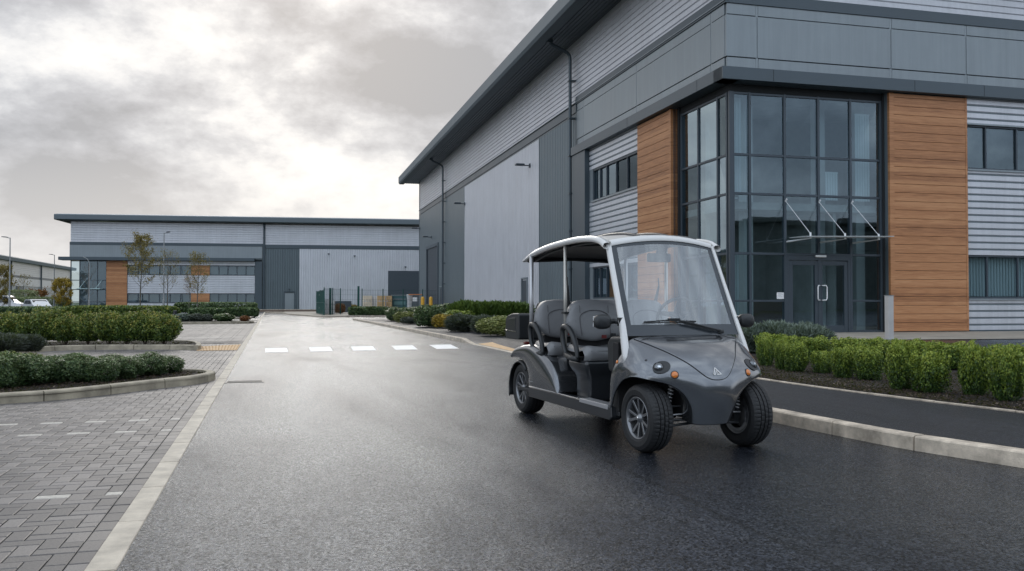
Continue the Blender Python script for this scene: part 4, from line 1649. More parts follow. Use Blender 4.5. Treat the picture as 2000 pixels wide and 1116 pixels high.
def find_ts(y, z, t0=3.5, s0=2.0):
    """parameters of the body surface at a given local y, z (front)"""
    best = None
    for i in range(0, 240):
        for j in range(0, 200):
            t, s = 2.0 + i * 0.02, (1 if y > 0 else -1) * j * 0.022
            p = Sf(t, s)
            d = (p.y - y) ** 2 + (p.z - z) ** 2
            if best is None or d < best[0]:
                best = (d, t, s)
    return best[1], best[2]


def basis(n):
    up = Vector((0, 0, 1))
    a = up.cross(n).normalized()
    b = n.cross(a)
    return a, b


def disc_dome(c, n, r, h, m, name, parent, k=28, rings=6, stretch=(1, 1), rot=0):
    a, b = basis(n)
    a2 = a * math.cos(rot) + b * math.sin(rot)
    b2 = b * math.cos(rot) - a * math.sin(rot)
    mb = MB()
    vs = [c + n * h]
    for i in range(1, rings + 1):
        q = i / rings
        for j in range(k):
            an = 2 * PI * j / k
            vs.append(c + (a2 * math.cos(an) * stretch[0] + b2 * math.sin(an) * stretch[1]) * r * q + n * h * math.sqrt(max(0, 1 - q * q)))
    fs = [(0, 1 + j, 1 + (j + 1) % k) for j in range(k)]
    for i in range(rings - 1):
        o = 1 + i * k
        for j in range(k):
            fs.append((o + j, o + k + j, o + k + (j + 1) % k, o + (j + 1) % k))
    mb.add(vs, fs)
    return mb.build(name, m, parent, smooth=True)


for sg in (-1, 1):
    t_, s_ = find_ts(sg * .43, .685)
    c, n = Sf(t_, s_), Nf(t_, s_)
    # teardrop housing: stretched toward the outside
    a, b = basis(n)
    out = a if a.y * sg > 0 else -a
    hous = disc_dome(c + n * 0.001 + out * -0.012 * 1, n, 0.058, 0.007, M_blk, 'headlight', CART, stretch=(1.28, 0.98), rot=R(-25) * (1 if sg > 0 else -1) * (1 if a.y > 0 else -1))
    cc = c + out * 0.012 + n * 0.004
    ring = [cc + (a * math.cos(k * PI / 14) + b * math.sin(k * PI / 14)) * 0.038 + n * 0.004 for k in range(28)]
    MB().tube(ring, 0.0035, 6, closed=True).build('bezel', M_blkm, hous, smooth=True)
    disc_dome(cc + n * .001, n, 0.036, 0.020, mat('lamp_bowl', (0.05, 0.052, 0.056), 0.12, metal=.8), 'reflector', hous)
    disc_dome(cc + n * .0145 - b * 0.012 + a * .004, (n - b * .55).normalized(), 0.017, 0.006, M_chr, 'bulb', hous)
    disc_dome(cc, n, 0.039, 0.026, M_lens, 'lens', hous)
    t_, s_ = find_ts(sg * .34, .628)
    c, n = Sf(t_, s_), Nf(t_, s_)
    a, b = basis(n)
    ind = disc_dome(c + n * 0.001, n, 0.034, 0.005, M_blk, 'indicator', CART)
    disc_dome(c + n * 0.003, n, 0.027, 0.014, M_amb, 'lens', ind)
    t_, s_ = find_ts(sg * .50, .735)
    c, n = Sf(t_, s_), Nf(t_, s_)
    disc_dome(c, n, 0.011, 0.004, M_blk, 'washer_cap', CART)
    # side repeater
    p = Sf(0.35, sg * 3.55)
    n = Nf(0.35, sg * 3.55)
    disc_dome(p + n * 0.001, n, 0.016, 0.010, M_amb, 'side_repeater', CART)

# emblem: outlined triangle with an inner stroke, on the bonnet tip
t_, s_ = 4.28, 0.0
c, n = Sf(t_, s_) + Nf(t_, s_) * 0.007, Nf(t_, s_)
a, b = basis(n)
T = lambda u, v: c + a * u + b * v
em = MB()


def bar(mb, p, q, w, th=0.002):
    d = (q - p).normalized()
    s = n.cross(d) * w / 2
    vs = [p - s, p + s, q + s, q - s]
    mb.add([v for v in vs] + [v + n * th for v in vs], [(0, 1, 2, 3), (7, 6, 5, 4), (0, 4, 5, 1), (1, 5, 6, 2), (2, 6, 7, 3), (3, 7, 4, 0)])


bar(em, T(-0.036, -0.022), T(-0.008, 0.036), 0.0072)
bar(em, T(-0.010, 0.036), T(0.034, -0.024), 0.0072)
bar(em, T(0.034, -0.023), T(-0.006, -0.023), 0.0072)
bar(em, T(-0.036, -0.023), T(-0.018, -0.023), 0.0072)
bar(em, T(-0.020, -0.023), T(0.000, 0.016), 0.006)
bar(em, T(-0.002, 0.014), T(0.008, -0.023), 0.004)
em.build('emblem', M_white, CART)

# arch lips and dark wheel wells, firewall, underfloor
wl = MB()
wl.box(2.28, 2.74, -.20, .20, .27, .58)
wl.box(2.20, 2.30, -.56, .56, .28, .86)
wl.box(2.30, 2.66, -.44, .44, .565, .60)
wl.box(2.30, 2.55, -.53, .53, .60, .62)
wl.build('wheel_well_liner', M_blkm, CART, bevel=0.02)
fl = MB()
fl.box(-.10, 2.32, -.56, .56, .245, .285)
fl.build('floor', M_blk, CART, bevel=0.008)
for sg in (-1, 1):
    y0, y1 = (sg * .50, sg * .605) if sg > 0 else (-.605, -.50)
    sl = MB()
    sl.prism([(.352, .215), (.365, .322), (2.252, .322), (2.262, .23), (2.22, .205)], y0, y1, 'y')
    S_ = sl.build('sill', M_paint2, CART, bevel=0.012, seg=3)
    sp = MB()
    sp.prism([(1.63, .296), (1.64, .332), (2.20, .332), (2.20, .292)], y0 + (0.0 if sg > 0 else -.006), y1 + (.006 if sg > 0 else 0), 'y')
    sp.build('step_plate', M_alu, CART, bevel=0.004)
    MB().tube([(.37, sg * .606, .325), (1.6, sg * .606, .325)], 0.0035, 6).build('trim_strip', M_alu, S_)
    # rear wing
    st_ = [((-.16, .592), (-.175, .618)), ((-.09, .600), (-.07, .692)), ((.05, .600), (.115, .735)), ((.20, .574), (.33, .755)), ((.295, .505), (.50, .735)),
           ((.345, .42), (.68, .682)), ((.36, .315), (.87, .60)), ((.75, .315), (1.04, .475)), ((1.13, .315), (1.135, .325))]
    rows = []
    for B_, T_ in st_:
        bx, bz = B_
        tx, tz = T_
        row = []
        for f, yy in ((0, .598), (.3, .608), (.62, .610), (.86, .603), (.97, .585)):
            row.append((bx + (tx - bx) * f, sg * yy, bz + (tz - bz) * f))
        row += [(tx, sg * .555, tz + .004), (tx, sg * .50, tz + .008), (tx, sg * .40, tz + .006), (tx, sg * .33, tz), (tx + 0.0, sg * .325, tz - 0.08 if tz > .4 else tz - .01)]
        row = catmull(row, 3)
        rows.append(row)
    # refine along
    cols = list(zip(*rows))
    cols = [catmull(c_, 6) for c_ in cols]
    mb = MB().grid(list(zip(*cols)))
    RW = mb.build('rear_wing', M_paint, CART, smooth=True, solid=0.012)
    if sg < 0:
        wt = MB()
        for k in range(9):
            wt.box(.385 + k * 0.012, .385 + k * 0.012 + 0.008, -.612, -.6105, .376 + (k % 3) * .001, .384)
        wt.build('script_badge', M_alu, RW)
    # rear mudguard close round the tyre
    arc = []
    for k in range(0, 15):
        a_ = R(200 - k * 11)
        arc.append((0.0 + .300 * math.cos(a_), .272 + .300 * math.sin(a_)))
    mg = MB()
    mg.grid([[(x, sg * .38, z), (x, sg * .57, z), (x, sg * .585, z - .02)] for x, z in arc])
    mg.build('mudguard', M_blk, CART, smooth=True, solid=0.012)
    # side bumper strip on bottom of wing
rd = MB()
rd.box(-.12, .42, -.34, .34, .30, .66)
rd.build('rear_deck', M_blkm, CART, bevel=0.03)

# seat bases
sb_ = MB()
pr = [(-.56, 0.0), (-.56, .0)]


def base_block(x0, x1, yw, z0, z1, flare, name):
    mb = MB()
    rings = []
    zs = [(z0, 0.0), (z0 + (z1 - z0) * .55, 0.0), (z0 + (z1 - z0) * .66, flare * .35), (z0 + (z1 - z0) * .8, flare), (z1, flare * 1.05)]
    for z, f in zs:
        rings.append([(x0 - f * .8, -yw - f * .4, z), (x1 + f * .3, -yw - f * .4, z), (x1 + f * .3, yw + f * .4, z), (x0 - f * .8, yw + f * .4, z)])
    for a_, b_ in zip(rings, rings[1:]):
        mb.add(a_ + b_, [(k, (k + 1) % 4, (k + 1) % 4 + 4, k + 4) for k in range(4)])
    mb.add(rings[-1], [(0, 1, 2, 3)])
    mb.add(rings[0], [(3, 2, 1, 0)])
    b_ = MB()
    b_.v, b_.f = mb.v, mb.f
    o = b_.build(name, M_paint2, CART)
    bm = bmesh.new()
    bm.from_mesh(o.data)
    bmesh.ops.remove_doubles(bm, verts=bm.verts, dist=1e-4)
    bmesh.ops.recalc_face_normals(bm, faces=bm.faces)
    bm.to_mesh(o.data)
    bm.free()
    md = o.modifiers.new('bevel', 'BEVEL')
    md.width = .035
    md.segments = 4
    md.limit_method = 'ANGLE'
    md.angle_limit = R(12)
    for q in o.data.polygons:
        q.use_smooth = True
    return o


base_block(1.32, 1.61, .50, .285, .665, .11, 'seat_base')
base_block(.45, .99, .46, .285, .665, .03, 'seat_base')
MB().box(1.625, 1.63, -.12, -.02, .60, .612).build('base_catch', M_alu, CART, bevel=.002)

# seats: cushion and two-lobed back
def cushion(x0, x1, z0, z1):
    mb = MB()
    n_ = 40
    rows = []
    for i in range(n_ + 1):
        y = -.545 + 1.09 * i / n_
        e = min(1, (0.545 - abs(y)) / .07)
        e = math.sqrt(max(0, 1 - (1 - e) ** 2))
        dip = .012 * math.cos(y / .545 * PI * 2)
        zt = z1 + dip - (1 - e) * .05
        f = x1 - (1 - e) * .05
        row = [(x0, y, z0), (x0, y, zt - .01), (x0 + .06, y, zt - .012), ((x0 + x1) / 2, y, zt - .02), (x1 - .10, y, zt), (f - .03, y, zt - .012), (f, y, zt - .045), (f - .002, y, z0 + .03), (f - .02, y, z0)]
        rows.append(catmull(row, 3))
    mb.grid(rows)
    return mb


def backrest(xb, z0, z1, lean):
    """front outline in y,z; thickness along x; leaning back"""
    def top(y):
        q = abs(y) - .285
        hump = z1 - .055 * (q / .285) ** 2 if abs(q) < .285 else z1 - .055
        if abs(y) > .40:
            hump = z1 - .0 - .055 * ((.40 - .285) / .285) ** 2 - .30 * (1 - math.sqrt(max(0, 1 - ((abs(y) - .40) / .165) ** 2)))
        return hump

    def bot(y):
        q = abs(y)
        b = z0 + .02 * math.cos(q * 11)
        if q > .40:
            b += .17 * (1 - math.sqrt(max(0, 1 - ((q - .40) / .165) ** 2)))
        return b
    mb = MB()
    n_ = 56
    rows = []
    for i in range(n_ + 1):
        y = -.56 + 1.12 * i / n_
        y = math.copysign(min(abs(y), .562), y)
        e = min(1, (.565 - abs(y)) / .09)
        e = math.sqrt(max(0, 1 - (1 - e) ** 2))
        th = .02 + .055 * e + .010 * math.cos((abs(y) - .285) * 9)
        a_, b_ = bot(y), top(y)
        row = []
        m_ = 20
        for k in range(m_ + 1):
            an = PI * 2 * k / m_
            # superellipse section
            cx, cz = math.cos(an), math.sin(an)
            px_ = math.copysign(abs(cx) ** .55, cx) * th
            pz_ = math.copysign(abs(cz) ** .5, cz)
            z = (a_ + b_) / 2 + pz_ * (b_ - a_) / 2
            row.append((xb + px_ - (z - z0) * lean, y, z))
        rows.append(row)
    mb.grid(rows)
    mb.f.append(tuple(range(21)))
    mb.f.append(tuple(n_ * 21 + k for k in range(21)))
    return mb


def seams(xb, z0, z1, lean, parent):
    for sg in (-1, 1):
        cy = sg * .285
        P = []
        for (dy, z) in ((-.15, z0 + .03), (-.155, z0 + .14), (-.15, z0 + .22), (-.09, z0 + .262), (0, z0 + .275), (.09, z0 + .262), (.15, z0 + .22), (.155, z0 + .14), (.15, z0 + .03)):
            P.append((xb + .0845 - (z - z0) * lean, cy + dy, z))
        MB().tube(catmull(P, 4), .0035, 6).build('piping', M_seam, parent)
        for dy in (-.15, .15):
            P = [(xb + .084 - (z - z0) * lean, cy + dy, z) for z in np.linspace(z0 + .25, z1 - .06, 5)]
            MB().tube(P, .0025, 6).build('piping', M_seam, parent)


for (x0, x1, xb) in ((1.20, 1.66, 1.24), (.36, .80, .45)):
    c_ = cushion(x0, x1, .665, .79).build('seat_cushion', M_seat, CART, smooth=True)
    MB().tube([(x1 - .004, y, .752) for y in np.linspace(-.5, .5, 8)], .003, 6).build('piping', M_seam, c_)
    bk_ = backrest(xb, .845, 1.225, .20).build('backrest', M_seat, CART, smooth=True)
    seams(xb, .845, 1.225, .20, bk_)
    sh = MB()
    sh.box(xb - .15, xb - .02, -.46, .46, .68, .86)
    sh.build('backrest_frame', M_blkm, CART, bevel=.02)
    for y in (-.12, .08):
        bk = MB().tube([(xb + .10, y, .76), (xb + .10, y, .86)], .012, 6)
        bk.box(xb + .08, xb + .12, y - .02, y + .02, .85, .90)
        bk.build('belt_buckle', M_blk, CART)
    bkr = MB().box(xb + .10, xb + .125, -.24, -.20, .855, .885).build('buckle_button', M_red, CART)
    # armrest loops
    for sg in (-1, 1):
        ax = x0 - .02
        P = [(ax + .10, .69), (ax + .02, .80), (ax + .0, .93), (ax + .05, .965), (ax + .15, .945), (ax + .25, .875), (ax + .315, .78), (ax + .345, .68)]
        P = [(x, sg * .575, z) for x, z in P]
        ar = MB()
        pts = catmull(P, 5)
        ar.tube(pts, [.020 + .008 * math.sin(PI * i / len(pts)) for i in range(len(pts))], 10)
        ar.tube([(ax + .09, sg * .575, .70), (ax + .22, sg * .575, .675), (ax + .35, sg * .575, .675)], .028, 10)
        ar.build('armrest', M_blk, CART, smooth=True)
# headrest bolster behind the rear seat
MB().box(.16, .30, -.46, -.10, .96, 1.20).build('luggage_pad', M_blkm, CART, bevel=.06, seg=4)
bx = MB()
bx.prism([(-.72, .775), (-.74, .82), (-.735, 1.0), (-.66, 1.045), (-.50, 1.068), (-.31, 1.072), (-.29, 1.05), (-.29, .79), (-.31, .775)], -.465, .465, 'y')
BX = bx.build('luggage_box', M_blk, CART, bevel=.018, seg=3)
for sg in (-1, 1):
    q = MB()
    q.prism([(-.70, .885), (-.695, .985), (-.60, 1.012), (-.40, 1.018), (-.40, .875)], sg * .467 - .002, sg * .467 + .002, 'y')
    q.build('side_recess', M_paint2, BX, bevel=.003)
    MB().tube([(-.70, sg * .468, .872), (-.37, sg * .468, .862)], .006, 6).build('trim_strip', M_chr, BX)
MB().box(-.34, .14, -.30, .30, .70, .775).build('box_support', M_blkm, CART, bevel=.01)
MB().box(-.12, -.06, -.48, -.42, .735, .765).build('tail_lamp', mat('lamp_red', (0.10, 0.008, 0.006), .3), CART, bevel=.01)

# roof
RZ = [(.10, 1.665), (.35, 1.725), (.75, 1.768), (1.15, 1.792), (1.5, 1.800), (1.8, 1.786), (1.98, 1.755), (2.085, 1.708)]


def roofz(x):
    return float(np.interp(x, [a_ for a_, _ in RZ], [b_ for _, b_ in RZ]))


for sg in (-1, 1):
    P = catmull([(x, sg * (.56 if x > .5 else .545), z - .028) for x, z in RZ], 5)
    mb = MB()
    rows = []
    for p in P:
        taper = min(1, .45 + (p.x - .10) * 1.6)
        rows.append([p + Vector((0, sg * a_, b_ * taper)) for a_, b_ in ((.0, .030), (.022, .022), (.030, .0), (.024, -.020), (.0, -.026), (-.03, -.022), (-.04, .01), (-.03, .028), (.0, .030))])
    mb.grid(rows)
    mb.build('roof_rail', M_white, CART, smooth=True)
skin = MB()
rows = []
for i in range(31):
    x = .11 + (2.05 - .11) * i / 30
    row = []
    for j in range(17):
        y = -.55 + 1.1 * j / 16
        crown = .032 * (1 - (y / .55) ** 2) * min(1, (x) / .6)
        row.append((x + .04 * (1 - (y / .55) ** 2) * (1 if x > 1.9 else 0), y, roofz(x) - .008 + crown))
    rows.append(row)
skin.grid(rows)
skin.build('roof_skin', M_roofb, CART, smooth=True, solid=.012)
hl = MB()
rows = []
for i in range(31):
    x = .14 + (2.0 - .14) * i / 30
    rows.append([(x, -.54 + 1.08 * j / 16, roofz(x) - .030 + .03 * (1 - ((-.54 + 1.08 * j / 16) / .55) ** 2) * min(1, x / .6)) for j in range(17)])
hl.grid(rows)
hl.build('headliner', M_blk, CART, smooth=True)
for sg in (-1, 1):
    MB().tube(catmull([(x, sg * .47, roofz(x) - .055) for x in (.2, .6, 1.0, 1.4, 1.8, 2.0)], 4), .014, 8).build('inner_rail', M_blk, CART, smooth=True)
for x in (.18, 1.16):
    MB().tube([(x, -.54, roofz(x) - .05), (x, 0, roofz(x) - .025), (x, .54, roofz(x) - .05)], .016, 8).build('roof_bow', M_blk, CART)
for y, wd in ((-.20, .05), (.10, .06), (.34, .10)):
    P = catmull([(x, y, z) for x, z in ((.75, 1.788), (.95, 1.822), (1.15, 1.840), (1.45, 1.850), (1.75, 1.836), (1.95, 1.806), (2.06, 1.772))], 5)
    P = [Vector((p.x, p.y, p.z - .045 * (abs(y) / .5) ** 2 - .003)) for p in P]
    MB().grid([[p + Vector((0, a_ * wd / 2, b_)) for a_, b_ in ((-1, -.02), (-.96, -.002), (-.6, .006), (.6, .006), (.96, -.002), (1, -.02))] for p in P]).build('roof_bar', mat('gloss_black', (0.012, 0.014, 0.018), 0.35), CART, smooth=True)

# posts
for sg in (-1, 1):
    mb = MB().tube([(.32, sg * .555, .70), (.32, sg * .555, 1.70)], .022, 12)
    mb.build('rear_post', M_alu, CART, smooth=True)
    mb = MB().tube([(1.188, sg * .55, .68), (1.188, sg * .55, 1.77)], .0165, 12)
    mb.build('centre_post', mat('warm_aluminium', (0.50, 0.48, 0.44), 0.35, metal=0.6), CART, smooth=True)
    # seat belt reel and strap on the post
    b_ = MB()
    b_.box(1.15, 1.225, sg * .55 - .025, sg * .55 + .025, 1.085, 1.105)
    b_.tube([(1.13, sg * .50, 1.36), (1.09, sg * .47, 1.15), (1.06, sg * .44, .90)], [.010, .022, .03], 8)
    b_.tube([(1.12, sg * .50, 1.44), (1.13, sg * .50, 1.36)], .007, 6)
    b_.box(1.12, 1.20, sg * .50 - .015, sg * .53 + .01, 1.075, 1.11)
    b_.build('seat_belt', M_blk, CART)

# windscreen: slightly bowed sheet between lower corners (2.42, ±.53, .92) and upper (2.02, ±.49, 1.69)
def WS(u, v):
    """u across -1..1, v 0 bottom .. 1 top"""
    w = .545 + (.505 - .545) * v
    x = 2.425 + (2.055 - 2.425) * v + .040 * (1 - u * u)
    z = .918 + (1.690 - .918) * v + .050 * (1 - u * u) * v ** 3 + .004 * (1 - u * u)
    return Vector((x, w * u, z))


wn_ = (WS(0, 1) - WS(0, 0)).cross(Vector((0, -1, 0))).normalized()
if wn_.x < 0:
    wn_ = -wn_
gl = MB()
gl.grid([[WS(-.9 + 1.8 * j / 24, .115 + .845 * i / 24) for j in range(25)] for i in range(25)])
WSC = gl.build('windscreen', M_wind, CART, smooth=True)
fr = MB()
ou = lambda u, v: WS(u, v)
ring_o, ring_i = [], []
N_ = 24
for k in range(N_ + 1):
    u = -1 + 2 * k / N_
    ring_o.append((u, 0.0)); ring_i.append((u * .9, .115))
for k in range(1, N_ + 1):
    v = k / N_
    ring_o.append((1, v)); ring_i.append((.9, .115 + .845 * v))
for k in range(1, N_ + 1):
    u = 1 - 2 * k / N_
    ring_o.append((u, 1.0)); ring_i.append((u * .9, .96))
for k in range(1, N_):
    v = 1 - k / N_
    ring_o.append((-1, v)); ring_i.append((-.9, .115 + .845 * v))
P0 = [WS(*q) + wn_ * .001 for q in ring_o] + [WS(*q) + wn_ * .001 for q in ring_i]
n_ = len(ring_o)
fr.add(P0, [(k, (k + 1) % n_, (k + 1) % n_ + n_, k + n_) for k in range(n_)])
fr.build('windscreen_border', mat('ceramic_border', (0.035, 0.042, 0.05), 0.25), WSC, smooth=True)
# white pillars and header
for sg in (-1, 1):
    rows = []
    for v, w in ((-.30, .018), (-.2, .030), (-.08, .034), (.1, .031), (.35, .028), (.7, .026), (.95, .027), (1.02, .028)):
        c = WS(sg * 1.0, max(v, -.3))
        c = c + Vector((-.012, sg * .012, 0))
        if v < 0:
            c += Vector((.02 * v / -.3 * -1.0 - .0, sg * .02 * (v / -.3), 0))
        rows.append([c + Vector((a_ * w * 1.25, sg * b_ * w, 0)) for a_, b_ in ((.75, -.45), (.9, .3), (.55, .8), (-.1, 1), (-.8, .7), (-1, 0), (-.7, -.6), (.1, -.7), (.75, -.45))])
    mb = MB().grid(rows)
    o_ = 0
    mb.f.append(tuple(range(8)))
    mb.f.append(tuple(len(mb.v) - 9 + k for k in range(8)))
    mb.build('front_pillar', M_white, CART, smooth=True)
hd_ = MB()
rows = []
for k in range(25):
    u = -1 + 2 * k / 24
    c = WS(u, 1.0)
    rows.append([c + Vector((a_, 0, b_)) for a_, b_ in ((.012, -.006), (.014, .012), (.0, .034), (-.04, .048), (-.08, .045), (-.06, .0), (-.01, -.012), (.012, -.006))])
hd_.grid(rows)
hd_.build('roof_header', M_white, CART, smooth=True)

# wipers
wp = MB()
W0 = lambda u, v, h=.02: WS(u, v) + wn_ * h
wp.tube([W0(-.70, .135), W0(-.30, .150), W0(.20, .135)], .006, 6)
wp.tube([W0(-.70, .135, .008), W0(.20, .135, .008)], .003, 4)
wp.tube([W0(-.22, .150, .03), W0(.0, .125, .035), W0(.40, .06, .03), W0(.66, .025, .02)], [.006, .008, .008, .012], 6)
wp.tube([W0(-.05, .115, .03), W0(.5, .03, .028)], .006, 6)
wp.tube([W0(.16, .105, .03), W0(.66, .015, .02)], .006, 6)
wp.tube([W0(.60, .025, .0), W0(.66, .02, .035)], .016, 10)
wp.box(*(lambda c: (c.x - .02, c.x + .02, c.y - .06, c.y + .04, c.z - .008, c.z + .012))(W0(-.18, .150, .03)))
wp.build('wiper', M_blk, CART)

# interior mirror
im = MB()
im.box(1.955, 1.985, -.10, .14, 1.555, 1.635)
IM = im.build('rear_view_mirror', mat('mirror_back', (0.05, 0.055, 0.06), 0.4), CART, bevel=.025, seg=4)
MB().prism([(1.97, 1.63), (2.03, 1.72), (2.06, 1.72), (2.0, 1.63)], -.02, .08, 'y').build('mirror_mount', MATS['mirror_back'], IM, bevel=.01)
# dashboard, steering
ds = MB()
ds.prism([(2.05, .60), (2.02, .84), (2.08, .905), (2.34, .915), (2.34, .60)], -.53, .53, 'y')
ds.build('dashboard', M_blk, CART, bevel=.03, seg=3)
SWc = Vector((1.93, .20, 1.10))
SWn = Vector((-.80, 0, .60)).normalized()
e1 = Vector((0, 1, 0))
e2 = SWn.cross(e1)
sw = MB()
sw.tube([SWc + (e1 * math.cos(2 * PI * k / 32) + e2 * math.sin(2 * PI * k / 32)) * .165 for k in range(32)], .0155, 10, closed=True)
SW = sw.build('steering_wheel', mat('soft_black', (0.03, 0.032, 0.035), 0.5), CART, smooth=True)
for an in (0, PI, 1.5 * PI):
    MB().tube([SWc - SWn * .03, SWc + (e1 * math.cos(an) + e2 * math.sin(an)) * .155], [.03, .016], 8).build('spoke', MATS['soft_black'], SW)
disc_dome(SWc - SWn * .04, SWn, .055, .03, MATS['soft_black'], 'hub', SW)
MB().tube([SWc - SWn * .03, Vector((2.2, .2, .88))], .035, 10).build('steering_column', M_blk, CART)
MB().tube([(1.80, .02, .74), (1.82, .02, .90)], .012, 8).build('gear_lever', M_blk, CART)

# door mirrors
for sg in (-1, 1):
    c = Vector((2.30, sg * .705, 1.035))
    mm = MB()
    rows = []
    for i in range(13):
        an = PI * i / 12
        rr = math.sin(an) ** .55
        xx = -math.cos(an)
        rows.append([c + Vector((xx * .048, math.copysign(abs(math.cos(b_)) ** .75, math.cos(b_)) * .078 * rr, math.copysign(abs(math.sin(b_)) ** .75, math.sin(b_)) * .062 * rr)) for b_ in [2 * PI * k / 20 for k in range(21)]])
    mm.grid(rows)
    MR = mm.build('door_mirror', M_blk, CART, smooth=True)
    mm = MB().tube([c + Vector((0, -sg * .05, .0)), c + Vector((.0, -sg * .11, .004)), Vector((2.345, sg * .575, 1.03))], [.026, .020, .017], 10)
    mm.box(2.325, 2.375, *sorted((sg * .552, sg * .58)), 1.0, 1.07)
    mm.build('mirror_arm', M_blk, MR)
    gla = MB().box(c.x - .052, c.x - .046, c.y - .06, c.y + .06, c.z - .045, c.z + .045)
    gla.build('mirror_glass', M_chr, MR, bevel=.01)


# wheels
def make_wheel(sg, steer=0):
    """axis along y, outside towards sg; origin at the hub"""
    R0 = .270
    W2 = .098
    root = None
    prof = [(.165, -W2 + .012), (.185, -W2 - .002), (.225, -W2 - .006), (.252, -W2 + .006), (.263, -W2 + .022), (R0 - .001, -.062), (R0, -.042), (R0 - .008, -.040), (R0 - .008, -.034), (R0 + .001, -.032),
            (R0 + .002, -.006), (R0 - .008, -.004), (R0 - .008, .004), (R0 + .002, .006), (R0 + .001, .032), (R0 - .008, .034), (R0 - .008, .040), (R0, .042), (R0 - .001, .062), (.263, W2 - .022), (.252, W2 - .006),
            (.225, W2 + .006), (.185, W2 + .002), (.165, W2 - .012)]
    n_ = 200
    mb = MB()
    rows = []
    for k in range(n_):
        a_ = 2 * PI * k / n_
        row = []
        for q, (r_, h_) in enumerate(prof):
            if q in (4, 5, 6, 17, 18, 19) and k % 4 == 0:
                r_ -= .004
            if q in (9, 10, 13, 14) and (k + (q > 11) * 2) % 5 == 0:
                r_ -= .003
            row.append(Vector((r_ * math.cos(a_), h_, r_ * math.sin(a_))))
        rows.append(row)
    rows.append(rows[0])
    mb.grid(rows)
    tyre = mb.build('tyre', M_rub, smooth=False)
    for q in tyre.data.polygons:
        q.use_smooth = True
    tyre.data.set_sharp_from_angle(angle=R(28))
    rm = MB()
    rm.lathe([(.120, -.085), (.155, -.080), (.168, -.092), (.172, -.086), (.160, -.06), (.150, -.02), (.150, .03), (.160, .07), (.172, .088), (.168, .094), (.158, .088), (.150, .070), (.145, .02), (.143, -.05), (.120, -.085)], 48)
    rim = rm.build('rim', M_rim, smooth=True)
    dk_ = MB().lathe([(.001, .035), (.10, .035), (.150, .02)], 32).build('brake_disc', M_rimd)
    sp = MB()
    for k in range(5):
        for off in (-.17, .17):
            a_ = 2 * PI * (k + .25) / 5
            a0, a1 = a_ + off * .45, a_ + off * 1.65
            for w0, w1, h0, h1 in ((.011, .012, .066, .083),):
                p0 = Vector((math.cos(a0) * .028, 0, math.sin(a0) * .028))
                p1 = Vector((math.cos(a1) * .158, 0, math.sin(a1) * .158))
                d_ = (p1 - p0).normalized()
                s_ = Vector((-d_.z, 0, d_.x))
                vs = [p0 - s_ * w0 + Vector((0, h0, 0)), p0 + s_ * w0 + Vector((0, h0, 0)), p1 + s_ * w1 + Vector((0, h1, 0)), p1 - s_ * w1 + Vector((0, h1, 0))]
                vs += [v - Vector((0, .028, 0)) for v in vs]
                sp.add(vs, [(0, 1, 2, 3), (7, 6, 5, 4), (0, 4, 5, 1), (1, 5, 6, 2), (2, 6, 7, 3), (3, 7, 4, 0)])
    spk = sp.build('spokes', M_rim, bevel=.004)
    hb = MB().lathe([(.0005, .088), (.018, .088), (.024, .082), (.034, .074), (.042, .060), (.042, .03)], 24)
    hub = hb.build('hub_cap', M_rim, smooth=True)
    cp = MB().lathe([(.0005, .0895), (.013, .089), (.015, .086)], 20).build('centre_badge', M_chr, smooth=True)
    return [tyre, rim, dk_, spk, hub, cp]


wheel_src = make_wheel(1)
first = True
for nm, x, sg, st in (('front_wheel', 2.608, -1, 2), ('front_wheel', 2.615, 1, 2), ('rear_wheel', 0.0, -1, 0), ('rear_wheel', 0.0, 1, 0)):
    e = bpy.data.objects.new('wheel', None)
    COL.objects.link(e)
    e.parent = CART
    e.location = (x, sg * (.462 if x > 1 else .455), .270)
    e.rotation_euler = (0, 0, (PI if sg < 0 else 0) + R(st))
    for s_ in wheel_src:
        o = s_ if first else s_.copy()
        if not first:
            COL.objects.link(o)
        o.parent = e
        o.rotation_euler = (0, R(17), 0)
    first = False

# suspension
for sg in (-1, 1):
    co = []
    for k in range(80):
        f = k / 79
        c0, c1 = Vector((2.72, sg * .285, .575)), Vector((2.70, sg * .335, .33))
        c = c0.lerp(c1, f)
        co.append(c + Vector((math.cos(f * 2 * PI * 9) * .022, math.sin(f * 2 * PI * 9) * .022, 0)))
    MB().tube(co, .005, 6).build('coil_spring', mat('spring_grey', (0.5, 0.5, 0.5), 0.3, metal=0.5), CART, smooth=True)
    su = MB()
    su.tube([(2.72, sg * .285, .58), (2.70, sg * .335, .30)], .010, 8)
    su.tube([(2.70, sg * .15, .255), (2.62, sg * .40, .235)], .012, 8)
    su.tube([(2.52, sg * .15, .255), (2.62, sg * .40, .235)], .012, 8)
    su.tube([(2.70, sg * .17, .36), (2.62, sg * .40, .36)], .008, 8)
    su.box(2.58, 2.66, *sorted((sg * .33, sg * .385)), .20, .36)
    su.tube([(2.70, sg * .10, .222), (2.70, sg * .34, .205)], .011, 8)
    su.build('suspension_arm', M_blk, CART)
    MB().tube([(2.71, sg * .17, .300), (2.70, sg * .36, .292)], .0065, 8).build('track_rod', M_alu, CART)
    MB().tube([(0, sg * .1, .27), (0, sg * .42, .27)], .03, 8).build('rear_axle', M_blk, CART)
    MB().lathe([(.0005, -.06), (.05, -.06), (.10, -.055), (.115, -.03)], 24, M=Matrix.Translation((2.61, sg * .46, .27)) @ Matrix.Rotation(0 if sg > 0 else PI, 4, 'Z')).build('brake_drum', mat('cast_grey', (0.12, 0.12, 0.12), 0.5, metal=0.6), CART, smooth=True)
# ------------------------------------------------------------------ planting
def g3(a):
    return tuple(a)


